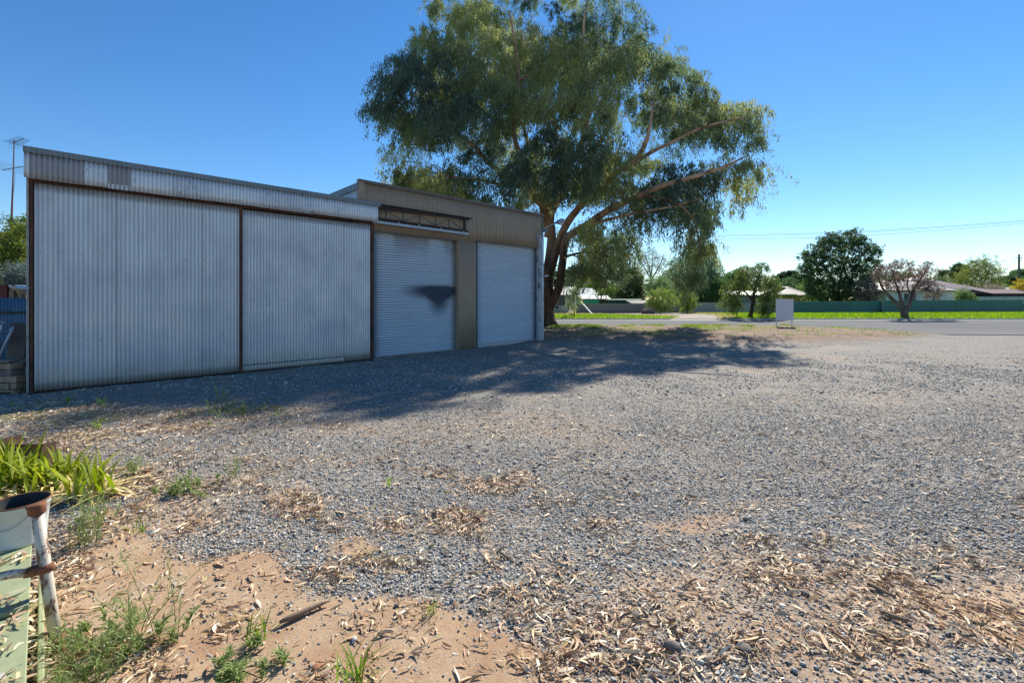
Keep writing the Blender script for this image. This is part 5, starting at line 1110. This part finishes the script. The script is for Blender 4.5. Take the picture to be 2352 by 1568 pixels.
MB().tube([cq-tv*.025,cq-tv*.02,cq+tv*.022,cq+tv*.027], [.030,.036,.036,.030], 20).tube([cq,cq+np.array([-.045,-.02,-.004]),cq+np.array([-.075,-.035,-.008])], [.028,.029,.024], 16).tube([cq+np.array([.0,-.03,0]),cq+np.array([.045,.0,.01])], [.018,.02], 10).build('collar', M['rusty'], po, smooth=True)
ea = at(-60,1338,2.25)-base
MB().tube([cq+np.array([-.06,-.028,-.006]), cq*.5+ea*.5+np.array([0,0,.006]), ea], .021, 18).build('cross_pipe', M['pipe'], po, smooth=True)
# green trough
M['greenp'] = simple('faded_green_paint', (.34,.37,.21), (.26,.29,.16), 5, .6, 0, .003, bsc=30)
zg = .33
A0 = at(73,1250,2.9); A0[2]=zg; A1 = at(59,1568,1.37*F/(1568-HY)*0+ (H-zg)*F/(1568-HY)); A1[2] = zg
YA0 = (H-zg)*F/(1250-HY); A0 = np.array([xat(73,YA0),YA0,zg]); dv = A1-A0; dv /= np.linalg.norm(dv); sv = np.array([-dv[1]*-1, dv[0]*-1, 0]); sv = np.array([dv[1], -dv[0], 0]); 
if sv[0] > 0: sv = -sv
ang = math.atan2(dv[1], dv[0]); tg = empty('green_trough', (A0[0],A0[1],0), ang, 'faded green painted steel trough under the bucket in the left foreground', 'trough')
sgn = 1 if (sv @ np.array([-math.sin(ang), math.cos(ang), 0])) > 0 else -1
def gb(x0,x1,y0,y1,z0,z1): return (x0,x1,min(y0*sgn,y1*sgn),max(y0*sgn,y1*sgn),z0,z1)
seam = .82
MB().box(*gb(0,seam,0,.9,zg-.03,zg)).build('lid', M['greenp'], tg, bevel=.004)
MB().box(*gb(seam+.025,2.4,0,.9,zg-.055,zg-.022)).build('lid', M['greenp'], tg, bevel=.004)
MB().box(*gb(0,2.4,.02,.88,0,zg-.06)).build('side', M['greenp'], tg)
MB().box(*gb(.0,2.4,-.055,-.03,0,.13)).build('edge_rail', M['greenp'], tg, bevel=.006)
MB().box(*gb(.1,2.4,-.029,.018,0,.07)).build('channel', simple('dark_soil',(.05,.035,.025)), tg)
# leaves lying on the lid and in the channel
X_ = []; 
nn = 700; lx = R.uniform(.1,2.3,nn); ly = np.where(R.rand(nn)<.6, R.uniform(-.07,.015,nn), R.uniform(.0,.5,nn)*R.rand(nn)); 
keep = (ly < .018) | (np.abs(lx-seam-.1) < .28) | (lx < .25) | (lx > 1.35); lx, ly = lx[keep], ly[keep]
ca, sa = math.cos(ang), math.sin(ang); wx_ = A0[0]+lx*ca-ly*sgn*sa; wy_ = A0[1]+lx*sa+ly*sgn*ca; wz = np.where(ly < .018, .075+R.rand(len(lx))*.05, np.where(lx < seam, zg+.004, zg-.018)+R.rand(len(lx))*.01)
V = []; Fc = []; col = []
for i in range(len(lx)):
    L_ = R.uniform(.04,.10); w_ = L_*.1; az = R.rand()*6.28; c_ = np.array([wx_[i],wy_[i],wz[i]]); d = np.array([math.cos(az),math.sin(az),0]); s = np.array([-d[1],d[0],0]); bnd = R.normal(0,.15)
    b0 = len(V)
    for k_, wdt in ((-.5,.1),(-.2,1),(.2,.9),(.5,.1)):
        m_ = c_+d*L_*k_+s*L_*bnd*(k_*k_*4)+np.array([0,0,.012*(1-4*k_*k_)*R.rand()]); V += [m_-s*w_*wdt, m_+s*w_*wdt+np.array([0,0,.004])]
    Fc += [(b0,b0+1,b0+3,b0+2),(b0+2,b0+3,b0+5,b0+4),(b0+4,b0+5,b0+7,b0+6)]; cc2 = LC[R.randint(len(LC))]*R.uniform(.7,1.1); col += [cc2]*8
o = npmesh('fallen_leaves', V, Fc, M['litter'], col=col); tag(o, 'dry leaves caught on the green trough and in its dark gap', 'leaves', kind='stuff')
# bucket
Yk = 2.95; bc = np.array([xat(46,Yk),Yk,zg+.002]); hb_ = zat(1150,Yk)-bc[2]; bk = empty('bucket', bc, 0, 'old white metal bucket with rusted rim standing on the green trough', 'bucket')
n = N('chipped_bucket_paint'); f1 = n.noise(9,5,.7); cc_ = n.mix(n.ramp(f1, [(.66,0.),(.70,1.)]), n.ramp(n.noise(3,4,.6),[(.3,(.46,.49,.47)),(.7,(.60,.63,.61))]), (.16,.06,.03)); M['bucket'] = n.out(cc_, .5, 0, f1, .002, .6)
rb, rt_ = .118, .143
bk_o = MB().lathe((0,0,0), [(0,.004),(rb,.004),(rb+.003,.0),(rb+.004,.012),(rb+(rt_-rb)*.5,hb_*.5),(rt_-.004,hb_*.86),(rt_,hb_*.87),(rt_,hb_*.99)], 48); bk_o.build('shell', M['bucket'], bk, smooth=True)
MB().lathe((0,0,0), [(rt_-.005,hb_*.99),(rt_-.008,hb_*.8),(rb-.006,.01),(0,.01)], 48).build('inside', simple('dark_bucket_inside',(.05,.06,.06),(.03,.03,.03)), bk, smooth=True)
MB().tube([(rt_*math.cos(a),rt_*math.sin(a),hb_) for a in np.linspace(0,2*math.pi,49)], .0055, 8, cap=False).build('rim', M['rusty'], bk, smooth=True)
MB().tube([(.147*math.cos(a),.147*math.sin(a),hb_*.93-.11*math.sin((a+2.4)/2.2*math.pi)) for a in np.linspace(-2.4,-.2,24)], .003, 6).build('handle', M['steel'], bk, smooth=True)
for a in (-2.4,-.2): MB().obox((.146*math.cos(a),.146*math.sin(a),hb_*.93), .03,.012,.035, a+math.pi/2).build('handle_lug', M['rusty'], bk)
# rusty tub edge behind the strappy plants
tp = gp(60,1075); ob = empty('rusty_tub', (tp[0],tp[1],0), .05, 'rusty brown metal tub half hidden behind the strap leaved plants', 'tub')
MB().box(-.5,.18,-.012,.0,0,.26).box(.168,.18,.001,.16,0,.26).box(-.5,-.488,.001,.45,0,.26).build('side', M['rust'], ob); MB().box(-.515,.195,-.02,.012,.262,.275).build('rim', M['rust'], ob)

# strap leaved plants
def strap(label, px_, py_, nb, h, spread, dead=.35, wd_=.034, group=None):
    g0 = gp(px_, py_); root = empty('strap_leaf_plant', (g0[0],g0[1],float(hgt(g0[0],g0[1]))), 0, label, 'plant', group)
    P = np.stack([R.normal(0,spread,nb),R.normal(0,spread*.5,nb),np.zeros(nb)],1)
    a = blades(P, h, wd_, .36, ((.14,.20,.02),(.36,.40,.07)), 7, .4); npmesh('leaves', a[0], a[1], M['blade'], root, col=a[2], smooth=True)
    nd = int(nb*dead*4); P = np.stack([R.normal(0,spread*1.2,nd),R.normal(0,spread*.6,nd),np.zeros(nd)],1)
    a = blades(P, h*.5, wd_*.8, .9, ((.58,.42,.12),(.74,.60,.30)), 7, .9); npmesh('dead_leaves', a[0], a[1], M['litter'], root, col=a[2], smooth=True)
strap('dense strap leaved clump with yellowed bases behind the bucket', 40, 1130, 70, .50, .20)
strap('strap leaved clump with long arching blades between bucket and pale litter', 105, 1120, 34, .42, .12)
strap('smaller upright strap leaved clump at the edge of the gravel, right of the others', 212, 1140, 34, .42, .10, .5)
strap('strap leaved clump at the far left edge against the rusty tub', -20, 1120, 50, .56, .18)
strap('yellowing strap leaved clump between the tub and the right hand clump', 165, 1105, 22, .34, .12, 1.2, .03)

# single weeds
def weed(kind, label, px_, py_, hpx, nb=12, spread=.06):
    g0 = gp(px_, py_); Y = g0[1]; h = hpx/F*Y; z0_ = float(hgt(g0[0],g0[1])); root = empty('weed', (g0[0],g0[1],z0_), 0, label, 'weed', 'weeds growing through the gravel')
    if kind == 'grass':
        P = np.stack([R.normal(0,spread*.4,nb),R.normal(0,spread*.4,nb),np.zeros(nb)],1); a = blades(P, h, .007+.01*h, .45, ((.13,.22,.03),(.24,.34,.06)), 5, .4); npmesh('leaves', a[0], a[1], M['blade'], root, col=a[2]); return
    mb = MB(); ps = []; roots = []
    for i in range(nb):
        az = R.rand()*6.28; ln = h*R.uniform(.35,1.05); le = abs(R.normal(0,.5)); b0 = np.array([R.normal(0,spread),R.normal(0,spread),0]); roots.append(b0); pts = [b0+np.array([math.cos(az)*le*ln*u**1.3, math.sin(az)*le*ln*u**1.3, ln*u]) for u in np.linspace(0,1,6)]
        mb.tube(pts, [.0028,.0025,.002,.0018,.0014,.001], 4)
        for u in np.linspace(.12,1,18): j = min(4,int(u*5)); f_ = u*5-j; p = pts[j]*(1-f_)+pts[min(5,j+1)]*f_; ps += [p]*2
    for q_ in roots: mb.tube([(0,0,.002), tuple(q_*.5+np.array([0,0,.004])), tuple(q_+np.array([0,0,.002]))], .0022, 4)
    mb.build('stem', simple('weed_stem',(.16,.20,.07),(.12,.15,.05)) if 'weedstem' not in M else M['weedstem'], root)
    ps = np.array(ps)+R.normal(0,.006,(len(ps),3)); a = blades(ps, .045 if kind == 'feather' else .035, .004 if kind == 'feather' else .010, .9, ((.17,.23,.08),(.32,.38,.16)), 3, .3); npmesh('leaves', a[0], a[1], M['blade'], root, col=a[2])
M['weedstem'] = simple('weed_stem',(.16,.20,.07),(.12,.15,.05))
weed('feather','tall feathery green weed just right of the bucket',190,1255,130,14,.05)
weed('feather','feathery weed leaning right beside the pale sandy patch',225,1200,70,9,.06)
weed('leafy','leafy bright weed at the left of the sandy patch edge',235,1480,80,8,.06)
weed('feather','tall branching seed headed weed in the sandy foreground',330,1470,170,9,.08)
weed('leafy','low spreading leafy weed at the foot of the seed headed weed',295,1490,46,16,.14)
weed('feather','wispy weed drooping across the bottom of the rusty pipe',120,1560,110,8,.10)
weed('feather','wispy green weed in the bottom left corner beside the trough',190,1590,120,8,.10)
weed('grass','bright green grass clump at the bottom edge of the picture',812,1560,95,26,.10)
weed('grass','small grass tuft in the open gravel left of the long litter drift',895,1118,34,9,.03)
weed('grass','thin grass tuft standing in the sandy strip at lower centre',995,1405,46,10,.05)
weed('grass','leafy grass tuft left of the bark strip',592,1465,62,16,.07)
weed('leafy','small green weed flattened on sand at lower left centre',545,1530,34,14,.12)
weed('grass','leftmost green weed at the foot of the silver shed door',155,925,24,16,.05)
weed('grass','second green weed at the foot of the silver shed door',232,932,28,16,.06)
weed('feather','tall thin weed in the shade before the silver shed',510,925,38,7,.05)
weed('leafy','dark bushy weed lying in the tree shadow before the shed',545,948,22,22,.30)
weed('feather','thin upright weed in the gravel above the pale sandy patch',535,1100,62,5,.02)
weed('grass','small weed in front of the block stack',28,932,20,10,.05)
weed('grass','grass tuft growing in the weedy band at far left',225,985,26,20,.09)
weed('grass','small grass tuft beside the dark bushy weed',640,955,20,10,.06)
weed('feather','small grey weed right of the smaller strap leaved clump',300,1090,40,8,.05)
weed('leafy','green weed among litter above the pale sandy patch',425,1130,34,16,.12)
weed('grass','pale green grass tuft at the right end of the sandy patch edge',320,1225,38,10,.06)
# sticks and bigger stones
def stick(label, a, b, rad, mat, name='stick'):
    p, q_ = gp(*a), gp(*b); k = 7; P = [p+(q_-p)*u+np.array([R.normal(0,.006),R.normal(0,.006),rad+.008]) for u in np.linspace(0,1,k)]
    for v in P: v[2] += float(hgt(v[0],v[1]))
    o = MB().tube(P, np.array([.5,1,1,.95,.85,.7,.3])*rad, 7).build(name, mat, None, smooth=True); tag(o, label, name.replace('_',' '))
stick('brown strip of bark lying diagonally in the lower centre', (642,1438), (752,1388), .018, M['strip'], 'bark_strip')
stick('long pale stick lying from the plants towards the gravel', (118,1118), (218,1178), .007, simple('bleached_stick',(.50,.44,.38)))
stick('thin pale stick just right of the bucket', (95,1150), (275,1192), .005, simple('bleached_stick2',(.42,.36,.28)))
stick('dark curved bark strip in the right hand litter drift', (2020,1412), (2100,1440), .014, M['strip'], 'bark_strip')
stick('dark twig in the bottom right litter', (1900,1445), (1960,1490), .008, M['strip'])
stick('brown bark strip on the right foreground drift', (1990,1345), (2055,1375), .014, M['strip'], 'bark_strip')
for i_, (a_, b_, lb) in enumerate([((1310,1395),(1345,1412),'short brown twig left of the bottom centre drift'),((1600,1330),(1560,1352),'brown twig in the gravel above the bottom centre'),((1145,1265),(1180,1290),'short twig in the long litter drift at lower centre'),((2160,1300),(2120,1322),'twig on the gravel near the right edge'),((1440,1540),(1500,1520),'brown twig at the bottom edge right of centre'),((455,1395),(430,1445),'thin straw lying on the pale sandy patch')]):
    stick(lb, a_, b_, .006, M['bark'] if i_ < 5 else simple('straw',(.5,.42,.3)))
for i, (x, y, s, mi, lb) in enumerate([(1545,1490,.05,2,'pale rounded stone beside leaves at bottom centre right'),(1712,1497,.045,2,'grey rounded stone below the right hand drift'),(1460,1415,.04,2,'grey stone in the gravel at lower centre'),(728,1530,.03,1,'orange stone at the bottom beside the green grass clump'),(905,1165-90,.03,1,'small red brick chip in the gravel left of centre'),(1850,1365,.03,2,'flat grey stone under the right hand drift'),(1715,1192,.035,2,'pale oval stone by the small litter pile')]):
    g0 = gp(x,y); o = MB().lathe((0,0,0), [(0,-.01),(s*.8,0),(s,s*.3),(s*.7,s*.62),(0,s*.72)], 12).build('stone', brick_mats[mi], None, smooth=True)
    for v in o.data.vertices: v.co *= 1+.25*(vn(v.co.x*30, v.co.y*30+v.co.z*20, 1, i)-.5)
    o.location = (g0[0],g0[1],float(hgt(g0[0],g0[1]))); o.scale = (1,.75,1); o.rotation_euler = (0,0,R.rand()*3); tag(o, lb, 'stone')
